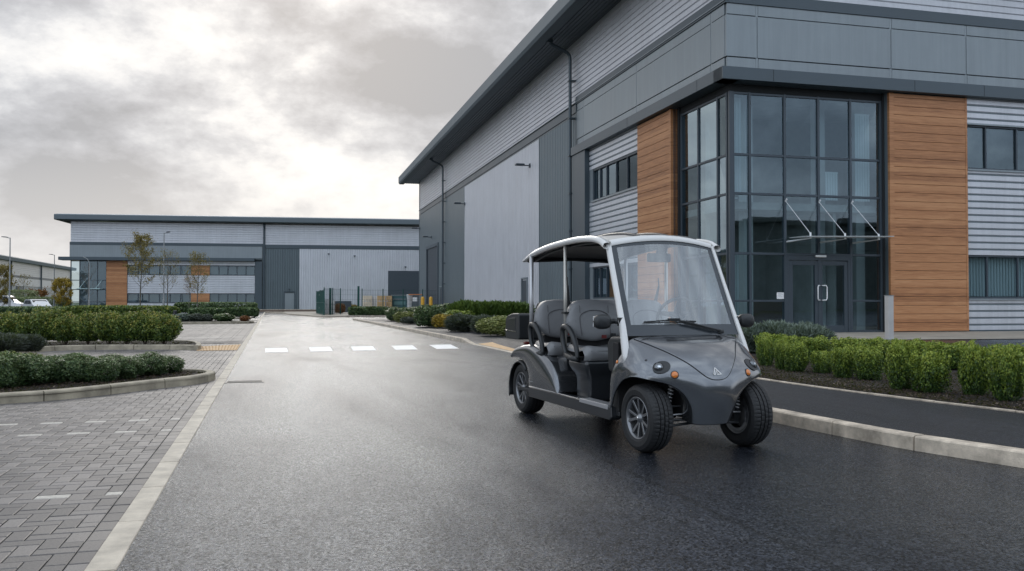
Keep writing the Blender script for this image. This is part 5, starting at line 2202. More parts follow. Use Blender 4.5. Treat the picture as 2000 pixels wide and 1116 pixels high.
L_box = mat_leaf('box_leaf', [(0.22, (0.018, 0.048, 0.010)), (0.45, (0.075, 0.135, 0.020)), (0.65, (0.20, 0.27, 0.035)), (0.9, (0.36, 0.41, 0.065))], clump=4, tips=.5)
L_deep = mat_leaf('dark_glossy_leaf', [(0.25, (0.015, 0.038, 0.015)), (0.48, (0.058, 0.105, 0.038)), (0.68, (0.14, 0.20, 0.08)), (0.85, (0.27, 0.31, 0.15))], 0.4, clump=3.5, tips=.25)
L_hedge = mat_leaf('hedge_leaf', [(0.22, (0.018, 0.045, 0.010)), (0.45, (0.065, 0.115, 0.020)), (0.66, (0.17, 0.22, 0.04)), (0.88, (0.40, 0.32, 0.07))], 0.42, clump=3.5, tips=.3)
L_silver = mat_leaf('silver_leaf', [(0.25, (0.075, 0.10, 0.08)), (0.5, (0.15, 0.19, 0.16)), (0.8, (0.27, 0.32, 0.28))], 0.7)
L_grey = mat_leaf('grey_green_leaf', [(0.25, (0.035, 0.045, 0.038)), (0.5, (0.075, 0.09, 0.075)), (0.8, (0.15, 0.16, 0.135))], 0.7)
L_yell = mat_leaf('variegated_leaf', [(0.25, (0.06, 0.085, 0.018)), (0.5, (0.19, 0.22, 0.06)), (0.75, (0.40, 0.40, 0.14)), (0.9, (0.52, 0.50, 0.25))], 0.5)
L_gold = mat_leaf('golden_leaf', [(0.25, (0.13, 0.09, 0.012)), (0.5, (0.34, 0.23, 0.025)), (0.8, (0.52, 0.36, 0.05))], 0.5)
L_aut = mat_leaf('autumn_leaf', [(0.25, (0.10, 0.075, 0.02)), (0.5, (0.21, 0.165, 0.045)), (0.8, (0.34, 0.25, 0.07))], 0.6)
L_rust = mat_leaf('rust_leaf', [(0.25, (0.13, 0.04, 0.014)), (0.6, (0.28, 0.11, 0.04)), (0.9, (0.36, 0.2, 0.08))], 0.6)
L_grass = mat_leaf('blade_leaf', [(0.25, (0.035, 0.07, 0.014)), (0.5, (0.08, 0.14, 0.03)), (0.8, (0.17, 0.24, 0.06))], 0.5)
M_bark = mat('bark', (0.075, 0.055, 0.04), 0.85, var=0.35, vscale=12)
M_greybark = mat('grey_bark', (0.11, 0.10, 0.085), 0.85, var=0.3, vscale=12)


def leaf_cloud(n, size, dims, seed, k=2.6, lump=0.12, shell=0.22, spike=0.0, zlo=0.0, flat=0.0, taper=0.0):
    rg = np.random.default_rng(seed)
    d = rg.normal(size=(n, 3))
    d /= np.linalg.norm(d, axis=1)[:, None]
    q = (np.abs(d) ** k).sum(1) ** (-1 / k)
    ph = rg.uniform(0, 6.28, 9)
    nz = (np.sin(d[:, 0] * 4.1 + ph[0]) * np.sin(d[:, 1] * 3.7 + ph[1]) + np.sin(d[:, 2] * 5 + ph[2]) * 0.6 * np.sin(d[:, 0] * 7 + ph[3]) + 0.6 * np.sin(d[:, 1] * 9 + ph[4]) * np.sin(d[:, 0] * 8 + ph[5]))
    r = 1 - np.abs(rg.normal(size=n)) * shell
    r = np.clip(r, 0.1, 1) * (1 + lump * nz) + rg.normal(size=n) * 0.02
    p = d * (q * r)[:, None]
    if taper:
        f = 1 - taper * np.clip(-p[:, 2], 0, 1)
        p[:, 0] *= f
        p[:, 1] *= f
    p = p * np.array(dims)[None] / 2
    p[:, 2] += dims[2] / 2
    keep = p[:, 2] > zlo
    p, d = p[keep], d[keep]
    n = len(p)
    if spike:
        ax = d * 0.55 + np.array([0, 0, 1.0]) * spike + rg.normal(size=(n, 3)) * 0.25
        ax /= np.linalg.norm(ax, axis=1)[:, None]
        s = rg.normal(size=(n, 3))
        w = np.cross(ax, s)
        w /= np.linalg.norm(w, axis=1)[:, None]
        L = size * rg.uniform(0.6, 1.3, n)[:, None]
        Wd = L * 0.13
        v = np.stack([p - w * Wd, p + w * Wd, p + ax * L * 0.6 + w * Wd * .8, p + ax * L], 1)
    else:
        nr = d * 0.7 + rg.normal(size=(n, 3)) * 0.75 + np.array([0, 0, 0.3])
        nr /= np.linalg.norm(nr, axis=1)[:, None]
        s = rg.normal(size=(n, 3))
        a = np.cross(nr, s)
        a /= np.linalg.norm(a, axis=1)[:, None]
        b = np.cross(nr, a)
        L = size * rg.uniform(0.6, 1.25, n)[:, None] / 2
        v = np.stack([p - a * L, p - b * L * .6, p + a * L, p + b * L * .6], 1)
    return v.reshape(-1, 3)


def leaves_mesh(name, verts, m):
    n = len(verts) // 4
    me = bpy.data.meshes.new(name)
    me.vertices.add(n * 4)
    me.vertices.foreach_set('co', verts.astype(np.float32).ravel())
    me.loops.add(n * 4)
    me.loops.foreach_set('vertex_index', np.arange(n * 4, dtype=np.int32))
    me.polygons.add(n)
    me.polygons.foreach_set('loop_start', np.arange(0, n * 4, 4, dtype=np.int32))
    me.update(calc_edges=True)
    me.materials.append(m)
    return me


def stems_mesh(name, n, h, spread, r, seed, base=0.05):
    rr = random.Random(seed)
    mb = MB()
    for k in range(n):
        a = rr.uniform(0, 6.28)
        b = rr.uniform(0, base)
        e = rr.uniform(0.3, 1) * spread
        p0 = Vector((math.cos(a) * b, math.sin(a) * b, 0))
        p2 = Vector((math.cos(a) * e, math.sin(a) * e, h * rr.uniform(.7, 1)))
        p1 = p0.lerp(p2, .5) + Vector((rr.uniform(-.03, .03), rr.uniform(-.03, .03), 0))
        mb.tube([p0, p1, p2], [r, r * .7, r * .3], 5)
    me_o = mb.build(name, M_bark)
    me = me_o.data
    bpy.data.objects.remove(me_o)
    return me


PROTO = {}


def proto(kind, i, leafargs, mat_, stem):
    key = (kind, i)
    if key not in PROTO:
        n, size, dims = leafargs[:3]
        kw = leafargs[3] if len(leafargs) > 3 else {}
        PROTO[key] = (leaves_mesh('foliage', leaf_cloud(n, size, dims, hash(kind) % 1 + 100 * i + len(kind) * 7, **kw), mat_),
                      stems_mesh('stem', stem[0], dims[2] * .85, min(dims[0], dims[1]) * .38, stem[1], i + 3))
    return PROTO[key]


def shrub(kind, protoi, args, mat_, loc, scale, label, group=None, cat='shrub', rz=None, name='shrub', stem=(5, .012)):
    fm, sm = proto(kind, protoi, args, mat_, stem)
    rz = rnd.uniform(0, 6.28) if rz is None else rz
    e = thing(name, label, cat, loc, rz, group)
    e.scale = scale
    for nm, me in (('foliage', fm), ('stem', sm)):
        o = bpy.data.objects.new(nm, me)
        COL.objects.link(o)
        o.parent = e
    return e


BOX_A = (8500, .074, (1, 1, 1), dict(k=4.6, lump=.16, shell=.27, taper=.15))
# ---- clipped box shrubs in the right hand bed: (px, base y, top y, width px, words)
front = [(1503, 718, 664, 36, 'clipped box shrub half hidden by the buggy right headlight, end of the front row'),
         (1532, 726, 667, 30, 'slim clipped box shrub in the front row, second from the buggy'),
         (1566, 730, 680, 50, 'low wide box shrub in the front row, third from the buggy'),
         (1617, 733, 692, 44, 'small low box shrub in the front row, fourth from the buggy'),
         (1658, 742, 689, 50, 'rounded box shrub in the front row, fifth from the buggy'),
         (1709, 747, 688, 60, 'broad box shrub in the front row left of the tallest pale one'),
         (1771, 765, 685, 62, 'tall pale green box shrub in the front row right of the steel post'),
         (1833, 772, 700, 72, 'loose bright box shrub in the front row with a sprawling foot'),
         (1918, 776, 680, 66, 'dark tall box shrub in the front row with bare twiggy foot'),
         (1982, 788, 694, 70, 'rightmost box shrub of the front row, cut by the picture edge'),
         (2060, 800, 698, 80, 'box shrub of the front row just beyond the right picture edge')]
for i, (px, yb, yt, w, lb) in enumerate(front):
    g_ = G(px, yb - 2, PZ + .02)
    dist = g_.x * math.sin(YAW) + g_.y * math.cos(YAW)
    h = (yb - yt) / F_PX * dist * 1.02
    wd = w / F_PX * dist
    g_.y += wd * .3
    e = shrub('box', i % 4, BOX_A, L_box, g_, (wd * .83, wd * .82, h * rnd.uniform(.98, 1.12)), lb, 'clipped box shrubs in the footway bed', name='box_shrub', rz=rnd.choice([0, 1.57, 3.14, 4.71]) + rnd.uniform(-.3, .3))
    e.rotation_euler.x = rnd.uniform(-.09, .09)
back = [(1468, 690, 650, 46, 'yellow green box shrub directly behind the buggy right mirror'), (1505, 700, 655, 50, 'box shrub behind the front row, second from the buggy mirror'), (1550, 704, 660, 44, 'box shrub behind the front row in front of the silver bush middle'),
        (1597, 706, 662, 42, 'box shrub in the back row right below the silver bush'), (1657, 712, 664, 60, 'box shrub in the back row to the left of the steel post'), (1707, 708, 664, 44, 'narrow box shrub in the back row left of the steel post foot'),
        (1752, 716, 667, 50, 'box shrub in the back row right of the steel post foot'), (1797, 718, 669, 50, 'box shrub in the back row below the timber pier'), (1855, 724, 673, 66, 'broad box shrub in the back row below the timber pier corner'),
        (1975, 730, 677, 60, 'box shrub in the back row near the right picture edge')]
for i, (px, yb, yt, w, lb) in enumerate(back):
    g_ = G(px, yb - 2, PZ + .02)
    dist = g_.x * math.sin(YAW) + g_.y * math.cos(YAW)
    h = (yb - yt) / F_PX * dist
    wd = w / F_PX * dist
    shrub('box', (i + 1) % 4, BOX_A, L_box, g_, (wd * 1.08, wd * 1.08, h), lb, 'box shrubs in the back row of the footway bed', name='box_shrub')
# silver bush
SIL = (7000, .15, (1, 1, 1), dict(k=2.4, lump=.10, shell=.25, spike=.5))
for i, (px, yb, yt, w, lb) in enumerate([(1462, 690, 637, 70, 'silver grey bush nearest the buggy mirror in front of the glazing'), (1515, 690, 633, 90, 'silver grey bush standing in front of the curtain wall middle'), (1575, 692, 638, 90, 'silver grey bush in front of the glazed entrance doors')]):
    g_ = G(px, yb, PZ + .02)
    dist = g_.x * math.sin(YAW) + g_.y * math.cos(YAW)
    shrub('silver', i, SIL, L_silver, g_, (w / F_PX * dist, w / F_PX * dist, (yb - yt) / F_PX * dist), lb, 'silver bushes by the entrance', name='lavender_bush')

# ---- near bed on the left: dark evergreen mounds
EVG = (8500, .058, (1, 1, 1), dict(k=2.5, lump=.19, shell=.2))
nb = [(-18, 762, 700, 90, 'dark evergreen mound at the very left of the near kerbed bed'), (35, 757, 703, 95, 'dark evergreen mound in the near bed under the yellow tipped one'), (88, 752, 705, 90, 'dark evergreen mound second from the left in the near bed'),
      (142, 750, 706, 80, 'dark evergreen mound with reddish twigs in the near bed'), (192, 748, 707, 80, 'dark evergreen mound in the middle of the near bed'), (240, 742, 703, 75, 'dark evergreen mound right of the middle of the near bed'),
      (288, 736, 701, 72, 'dark evergreen mound second from the right in the near bed'), (328, 730, 700, 58, 'rounded dark evergreen at the right end of the near bed')]
for i, (px, yb, yt, w, lb) in enumerate(nb):
    g_ = G(px, yb, .09)
    dist = g_.x * math.sin(YAW) + g_.y * math.cos(YAW)
    wd = w / F_PX * dist
    g_.y += wd * .5
    shrub('evergreen', i % 4, EVG, L_deep, g_, (wd * 1.04, wd * rnd.uniform(.75, .95), (yb - yt) * rnd.uniform(.9, 1.06) / F_PX * dist * 1.18), lb, 'evergreen mounds in the near bed', name='evergreen_shrub')
for i, (px, yb, yt, w, lb) in enumerate([(150, 728, 692, 90, 'dark evergreen mound in the back row of the near bed on its left'), (215, 724, 694, 80, 'dark evergreen mound in the back row of the near bed on its right'), (100, 730, 697, 80, 'evergreen mound in the back row of the near bed behind the yellow tips')]):
    g_ = G(px, yb, .09)
    dist = g_.x * math.sin(YAW) + g_.y * math.cos(YAW)
    shrub('evergreen', (i + 2) % 4, EVG, L_deep, g_, (w / F_PX * dist, w / F_PX * dist * .8, (yb - yt) / F_PX * dist), lb, 'evergreen mounds in the near bed', name='evergreen_shrub')
for i, (px, yb, yt, w, lb) in enumerate([(8, 740, 690, 95, 'yellow tipped variegated shrub at the left picture edge in the near bed'), (60, 735, 693, 70, 'yellow tipped variegated shrub right of the one at the picture edge')]):
    g_ = G(px, yb, .09)
    dist = g_.x * math.sin(YAW) + g_.y * math.cos(YAW)
    shrub('varieg', i, EVG, L_yell if i == 0 else L_hedge, g_, (w / F_PX * dist, w / F_PX * dist * .8, (yb - yt) / F_PX * dist), lb, None, name='variegated_shrub')

# ---- middle bed: taller hedge plants on bare legs
HDG = (8500, .064, (1, 1, 1), dict(k=3.2, lump=.17, shell=.30, zlo=.13, taper=.45))
hx = [(-40, 'further left outside the picture'), (12, 'at the left picture edge'), (48, 'second from the left picture edge'), (88, 'third from the left picture edge'), (127, 'left of its gap showing the white car'), (172, 'right of the gap in the hedge'),
      (213, 'below the timber pier of the far warehouse'), (248, 'below the first autumn tree'), (283, 'below the lamp post'), (320, 'forming the right end of the hedge')]
for i, (px, w_) in enumerate(hx):
    g_ = G(px, 674, .09)
    dist = g_.x * math.sin(YAW) + g_.y * math.cos(YAW)
    hh = .90 + rnd.uniform(-.12, .06)
    e = shrub('hedge', i % 4, HDG, L_hedge, (g_.x, g_.y, .09), (.82, .76, hh), 'leggy green hedge shrub in the middle bed ' + w_, 'hedge shrubs in the middle bed', name='hedge_shrub', stem=(6, .016))
for i, (px, yb, yt, w, lb) in enumerate([(10, 689, 655, 70, 'grey lavender clump at the left picture edge in the middle bed'), (50, 686, 656, 60, 'grey lavender clump beside the first hedge shrub of the middle bed')]):
    g_ = G(px, yb, .09)
    dist = g_.x * math.sin(YAW) + g_.y * math.cos(YAW)
    shrub('grey', i, SIL, L_grey, g_, (w / F_PX * dist, w / F_PX * dist, (yb - yt) / F_PX * dist), lb, None, name='lavender_bush')

# ---- long planting along the right footway beyond the buggy
def place(kind, pi, args, m, px, yb, yt, w, lb, z=PZ + .02, dep=1.0, group=None, name='shrub', cat='shrub'):
    g_ = G(px, yb, z)
    dist = g_.x * math.sin(YAW) + g_.y * math.cos(YAW)
    wd = w / F_PX * dist
    return shrub(kind, pi, args, m, g_, (wd * 1.05, wd * dep, (yb - yt) / F_PX * dist), lb, group, name=name, cat=cat, rz=rnd.uniform(-.4, .4))


SML = (4500, .085, (1, 1, 1), dict(k=2.6, lump=.1, shell=.22))
BLD = (6000, .2, (1, 1, 1), dict(k=3, lump=.08, shell=.25, spike=.9))
place('variegB', 0, (6500, .06, (1, 1, 1), dict(k=2.5, lump=.07, shell=.18)), L_yell, 988, 655, 618, 112, 'cream and yellow variegated ball shrub beside the buggy luggage box', dep=.8, name='variegated_shrub')
place('greyB', 0, SIL, L_grey, 905, 647, 617, 62, 'purple grey bush between the golden shrub and the variegated ball', name='lavender_bush')
place('greyB', 1, SIL, L_grey, 948, 650, 619, 50, 'purple grey bush touching the left side of the variegated ball', name='lavender_bush')
place('goldB', 0, SML, L_gold, 867, 640, 614, 44, 'golden orange shrub on the footway edge below the dark cladding', name='golden_shrub')
place('limeB', 0, SML, L_box, 895, 634, 606, 60, 'lime green shrub behind the purple grey bush', name='shrub')
place('darkB', 0, SML, L_deep, 836, 638, 596, 50, 'dark green rounded hedge end left of the golden shrub', dep=1.3, name='evergreen_shrub')
place('darkB', 1, SML, L_deep, 872, 630, 594, 60, 'dark green hedge plant behind the golden shrub', dep=1.3, name='evergreen_shrub')
for i, (px, w_) in enumerate(((915, 'left'), (955, 'middle'), (1000, 'right'))):
    place('bladeB', i, BLD, L_grass, px, 632, 593 + i, 66, 'tall grassy green clump along the silver wall, %s of three' % w_, dep=1.0, group='grassy clumps by the silver wall', name='grass_clump', cat='grass clump')
place('rustB', 0, SML, L_rust, 1030, 622, 597, 26, 'reddish bush seen just left of the buggy rear post', name='shrub')
for i, (px, w_) in enumerate(((1080, 'seen through the buggy between its posts'), (1140, 'seen through the buggy above the front seat'), (1200, 'hidden behind the buggy front pillar'))):
    place('darkC', i, SML, L_deep, px, 640, 606, 70, 'dark green shrub ' + w_, group='shrubs behind the buggy', name='evergreen_shrub')
place('yelC', 0, SML, L_yell, 793, 630, 609, 46, 'yellow flowering low bush left of the dark hedge end', name='shrub')
place('greyC', 0, SML, L_grey, 800, 633, 619, 34, 'low grey green cushion in front of the yellow flowering bush', name='shrub')
place('deepC', 0, SML, L_deep, 775, 627, 600, 40, 'blue green rounded hedge at the mouth of the side access', dep=1.5, name='evergreen_shrub')
place('deepC', 1, SML, L_deep, 808, 620, 600, 50, 'blue green hedge behind the yellow flowering bush', dep=1.5, name='evergreen_shrub')
FHB = (9000, .13, (1, 1, 1), dict(k=9, lump=.03, shell=.10))


def far_hedge(px0, px1, dist, z0, z1, dep, lb, m=L_deep, seed=0, name='hedge'):
    a, b = AT(px0, dist), AT(px1, dist)
    c = (a + b) / 2
    L = (b - a).length
    v = leaf_cloud(max(6000, int(L * 1500)), .19, (L, dep, z1 - z0), 50 + seed, k=9, lump=.025, shell=.10)
    me = leaves_mesh('foliage', v, m)
    e = thing(name, lb, 'hedge', (c.x, c.y, z0), math.atan2(b.y - a.y, b.x - a.x))
    o = bpy.data.objects.new('foliage', me)
    COL.objects.link(o)
    o.parent = e
    bx_ = MB()
    for k in range(int(L / .5)):
        x = -L / 2 + .3 + k * .5
        bx_.tube([(x, 0, 0), (x + .05, 0.02, (z1 - z0) * .8)], .02, 5)
    bx_.build('stem', M_bark, e)
    return e


far_hedge(682, 757, 71.5, .1, .78, 1.4, 'neatly clipped dark hedge on the kerbed island by the green gate', seed=1)
place('yelD', 0, SML, L_gold, 680, 607, 595, 44, 'yellow bush between the green fence posts and the clipped hedge', dep=1, name='shrub')
place('rustD', 0, SML, L_rust, 664, 612, 593, 20, 'brown twiggy bush beside the fence post', dep=1, name='shrub')
place('rustD', 1, SML, L_aut, 694, 604, 572, 16, 'thin bare young tree behind the mesh fence', dep=1, name='shrub')
far_hedge(372, 442, 66, .09, .72, 1.3, 'clipped dark hedge block left of the pair beyond the parking bays', seed=2)
far_hedge(446, 502, 66.5, .09, .74, 1.3, 'clipped dark hedge block right of the pair beyond the parking bays', seed=3)
far_hedge(345, 500, 92, .09, 1.15, 1.5, 'long low hedge in front of the far warehouse windows', seed=4)
far_hedge(128, 340, 70, .09, .88, 2.5, 'long pale topped hedge behind the leggy hedge shrubs', L_hedge, seed=5)
far_hedge(-40, 126, 74, .09, .78, 2.5, 'long dark hedge at the left in front of the parked van', seed=6)
for i, (px, yb, yt, w, m, lb) in enumerate([(357, 628, 613, 34, L_silver, 'pale low bush at the left end of the far kerbed strip'), (385, 628, 613, 34, L_grey, 'grey green low bush second in the far kerbed strip'), (405, 628, 614, 24, L_grey, 'grey green low bush third in the far kerbed strip'),
                                            (438, 628, 613, 38, L_deep, 'dark rounded bush fourth in the far kerbed strip'), (478, 628, 617, 18, L_rust, 'small rusty bush at the right end of the far kerbed strip'), (330, 629, 614, 30, L_deep, 'dark low bush behind the hedge end in the far strip')]):
    place('fs%d' % i, 0, (2500, .12, (1, 1, 1), dict(k=2.6, lump=.1, shell=.25)), m, px, yb, yt, w, lb, z=.09, name='shrub')

# ---- trees
def tree(loc, h, clear, spread, nleaf, m, lb, seed, group=None, bark=M_greybark, leaf=.09, upright=.9, name='tree', r0=None, dens=1.0):
    rr = random.Random(seed)
    e = thing(name, lb, 'tree', loc, 0, group)
    mb = MB()
    r0 = r0 or h * .011
    trunk = catmull([(0, 0, 0), (rr.uniform(-.05, .05), rr.uniform(-.05, .05), h * .3), (rr.uniform(-.1, .1), rr.uniform(-.1, .1), h * .65), (0, 0, h)], 5)
    n_ = len(trunk)
    mb.tube(trunk, [r0 * (1 - .92 * i / n_) for i in range(n_)], 8)
    tips = []

    def branch(p, d, L, r, lev):
        q = p + d * L * .5 + Vector((rr.uniform(-.06, .06), rr.uniform(-.06, .06), .04)) * L
        e_ = q + (d + Vector((0, 0, .25))).normalized() * L * .5
        mb.tube([p, q, e_], [r, r * .7, r * .35], 5 if lev else 6)
        for k in range(4):
            tips.append(p.lerp(e_, .35 + .65 * k / 3))
        if lev < 2:
            for k in range(3 if lev == 0 else 2):
                a = rr.uniform(0, 6.28)
                s = Vector((math.cos(a), math.sin(a), rr.uniform(0, .8)))
                branch(p.lerp(e_, rr.uniform(.35, .95)), (d + s * .55).normalized(), L * rr.uniform(.4, .6), r * .5, lev + 1)
    nb_ = int(26 * dens)
    for k in range(nb_):
        f = clear + (1 - clear) * (k / nb_) ** .9
        p = Vector(trunk[min(n_ - 1, int(f * n_))])
        p.z = f * h
        a = k * 2.4 + rr.uniform(-.3, .3)
        prof = math.sin(PI * min(1, (f - clear) / (1 - clear) * .80 + .20)) ** .8
        d = Vector((math.cos(a), math.sin(a), upright)).normalized()
        branch(p, d, spread * (.25 + .75 * prof) * rr.uniform(.75, 1.1), r0 * .35 * (1 - f * .6), 0)
    mb.build('trunk', bark, e, recalc=False)
    if nleaf:
        rg = np.random.default_rng(seed)
        T = np.array([tuple(t_) for t_ in tips])
        # leaves hang on in clusters: some branches are bare, some full
        wts = rg.uniform(0, 1, len(T)) ** 2.5
        wts /= wts.sum()
        ix = rg.choice(len(T), nleaf, p=wts)
        p = T[ix] + rg.normal(size=(nleaf, 3)) * .13
        nr = rg.normal(size=(nleaf, 3))
        nr /= np.linalg.norm(nr, axis=1)[:, None]
        s = rg.normal(size=(nleaf, 3))
        a = np.cross(nr, s)
        a /= np.linalg.norm(a, axis=1)[:, None]
        b = np.cross(nr, a)
        L = leaf * rg.uniform(.6, 1.2, nleaf)[:, None] / 2
        v = np.stack([p - a * L, p - b * L * .6, p + a * L, p + b * L * .6], 1).reshape(-1, 3)
        o = bpy.data.objects.new('crown', leaves_mesh('crown', v, m))
        COL.objects.link(o)
        o.parent = e
    return e


tree(AT(274, 72, .09), 6.3, .34, 1.5, 4400, L_aut, 'fullest autumn tree with yellow brown leaves left of the lamp post', 11, 'young autumn trees before the far warehouse', leaf=.12)
tree(AT(327, 76, .09), 5.3, .36, 1.25, 1000, L_aut, 'thinly leaved autumn tree right beside the lamp post', 12, 'young autumn trees before the far warehouse', leaf=.10)
tree(AT(386, 74, .09), 4.9, .30, 1.25, 2300, L_aut, 'autumn tree with brown green leaves, rightmost before the far warehouse', 13, 'young autumn trees before the far warehouse', leaf=.10)
tree(AT(370, 79, .09), 3.3, .45, .8, 350, L_rust, 'smallest nearly bare tree left of the rightmost autumn tree', 14, 'young autumn trees before the far warehouse', leaf=.10)
tree(AT(172, 112, 0), 6.0, .3, 1.6, 0, L_aut, 'bare grey tree in front of the far glazed corner', 15)
tree(AT(120, 118, 0), 3.9, .1, 1.5, 4500, L_gold, 'bright yellow autumn tree left of the far glazed corner', 16, leaf=.2, upright=.6)
tree(AT(74, 150, 0), 2.7, .05, 1.6, 3500, L_rust, 'rust orange bush like tree in front of the pale far warehouse', 17, leaf=.22, upright=.6)
tree(AT(-4, 105, 0), 5.2, .1, 1.9, 6000, L_aut, 'olive brown weeping tree at the left picture edge', 18, leaf=.2, upright=.5)
tree(AT(46, 140, 0), 5.2, .2, 1.6, 300, L_aut, 'bare small tree between the van and the pale far warehouse', 19, leaf=.2)
far_hedge(-30, 135, 128, 0, 1.9, 2.0, 'dark hedge in front of the pale far warehouse', seed=8)
far_hedge(-10, 70, 140, 0, 3.1, 2.0, 'high dark hedge beyond the parked car', seed=9)

# bark chips and litter on the right bed: loose bits nobody could count
def chips(name, poly_fn, n, size, m, z, seed, pale=False):
    rg = np.random.default_rng(seed)
    pts = []
    while len(pts) < n:
        c = poly_fn(rg)
        if c is not None:
            pts.append(c)
    P_ = np.array([[a, b, z + rg.uniform(0, .012)] for a, b in pts])
    k = len(P_)
    nr = rg.normal(size=(k, 3)) * .5 + np.array([0, 0, 1])
    nr /= np.linalg.norm(nr, axis=1)[:, None]
    s = rg.normal(size=(k, 3))
    a = np.cross(nr, s)
    a /= np.linalg.norm(a, axis=1)[:, None]
    b = np.cross(nr, a)
    L = size * rg.uniform(.4, 1.3, k)[:, None] / 2
    v = np.stack([P_ - a * L, P_ - b * L * .45, P_ + a * L, P_ + b * L * .45], 1).reshape(-1, 3)
    o = bpy.data.objects.new(name, leaves_mesh(name, v, m))
    COL.objects.link(o)
    o['kind'] = 'stuff'
    return o


L_chip = mat_leaf('bark_chip', [(0.2, (0.018, 0.012, 0.009)), (0.55, (0.035, 0.022, 0.016)), (0.72, (0.09, 0.06, 0.042)), (0.84, (0.28, 0.22, 0.17))], .8)


def pr_(rg):
    y = rg.uniform(5.5, 15.0)
    b = float(np.interp(y, EDGE_Y, EDGE_X))
    return (b + .06 + rg.uniform(0, 1.0) ** 1.3 * 3.2, y)


chips('bark_chips', pr_, 34000, .04, L_chip, PZ + .026, 1)


def inpoly(poly, x, y):
    c = False
    n = len(poly)
    for i in range(n):
        x1, y1 = poly[i]
        x2, y2 = poly[i - 1]
        if (y1 > y) != (y2 > y) and x < (x2 - x1) * (y - y1) / (y2 - y1) + x1:
            c = not c
    return c


def pl_(rg):
    x, y = rg.uniform(-6, -.9), rg.uniform(10.5, 15)
    return (x, y) if inpoly(b1s, x + .15, y - .12) and inpoly(b1s, x, y) else None


chips('bark_chips', pl_, 12000, .045, L_chip, .088, 2)


def pm_(rg):
    x, y = rg.uniform(-9, -2), rg.uniform(21, 26)
    return (x, y) if inpoly(b2s, x, y) else None


chips('bark_chips', pm_, 5000, .06, L_chip, .093, 3)
# ------------------------------------------------------------------ street furniture, vehicles, yard
M_galv = mat('galvanised', (0.28, 0.29, 0.29), 0.5, metal=0.4, var=.1)


def lamp_post(px, dist, h, arm, lb, z=0.0, r=.075, curved=False):
    p = AT(px, dist, z)
    e = thing('lamp_post', lb, 'lamp post', p, -YAW, 'slim grey lamp posts')
    MB().tube([(0, 0, 0), (0, 0, 1.4), (0, 0, 1.45), (0, 0, h)], [r * 1.35, r * 1.35, r, r * .6], 10).build('post', M_galv, e)
    mb = MB()
    if curved:
        mb.tube(catmull([(0, 0, h), (-.25, 0, h + .6), (-.8, 0, h + .9)], 4), .04, 6)
        mb.build('arm', M_galv, e)
    else:
        s = 1 if arm > 0 else -1
        mb.tube([(0, 0, h - .05), (s * .35, 0, h + .05)], .035, 6)
        mb.build('arm', M_galv, e)
        hd = MB()
        hd.prism([(s * .25, h), (s * .28, h + .10), (s * abs(arm), h + .13), (s * abs(arm), h + .06)], -.16, .16, 'y')
        hd.build('lantern', M_frame, e, bevel=.02)
    return e


lamp_post(18.5, 82, 7.25, -.75, 'lamp post nearest the left picture edge in front of the white van')
lamp_post(105.5, 124, 7.9, -.75, 'lamp post between the white car and the far glazed corner')
lamp_post(319.5, 83, 7.8, .55, 'lamp post with its lantern to the right between the autumn trees')
lamp_post(174, 108, 5.9, -.5, 'lamp post with a bent bare top in front of the far glazed corner', curved=True)

# white van and white car on the far car park
M_vw = mat('vehicle_white', (0.62, 0.63, 0.65), 0.25, coat=.8)
M_vg = mat('vehicle_glass', (0.02, 0.025, 0.03), 0.05)


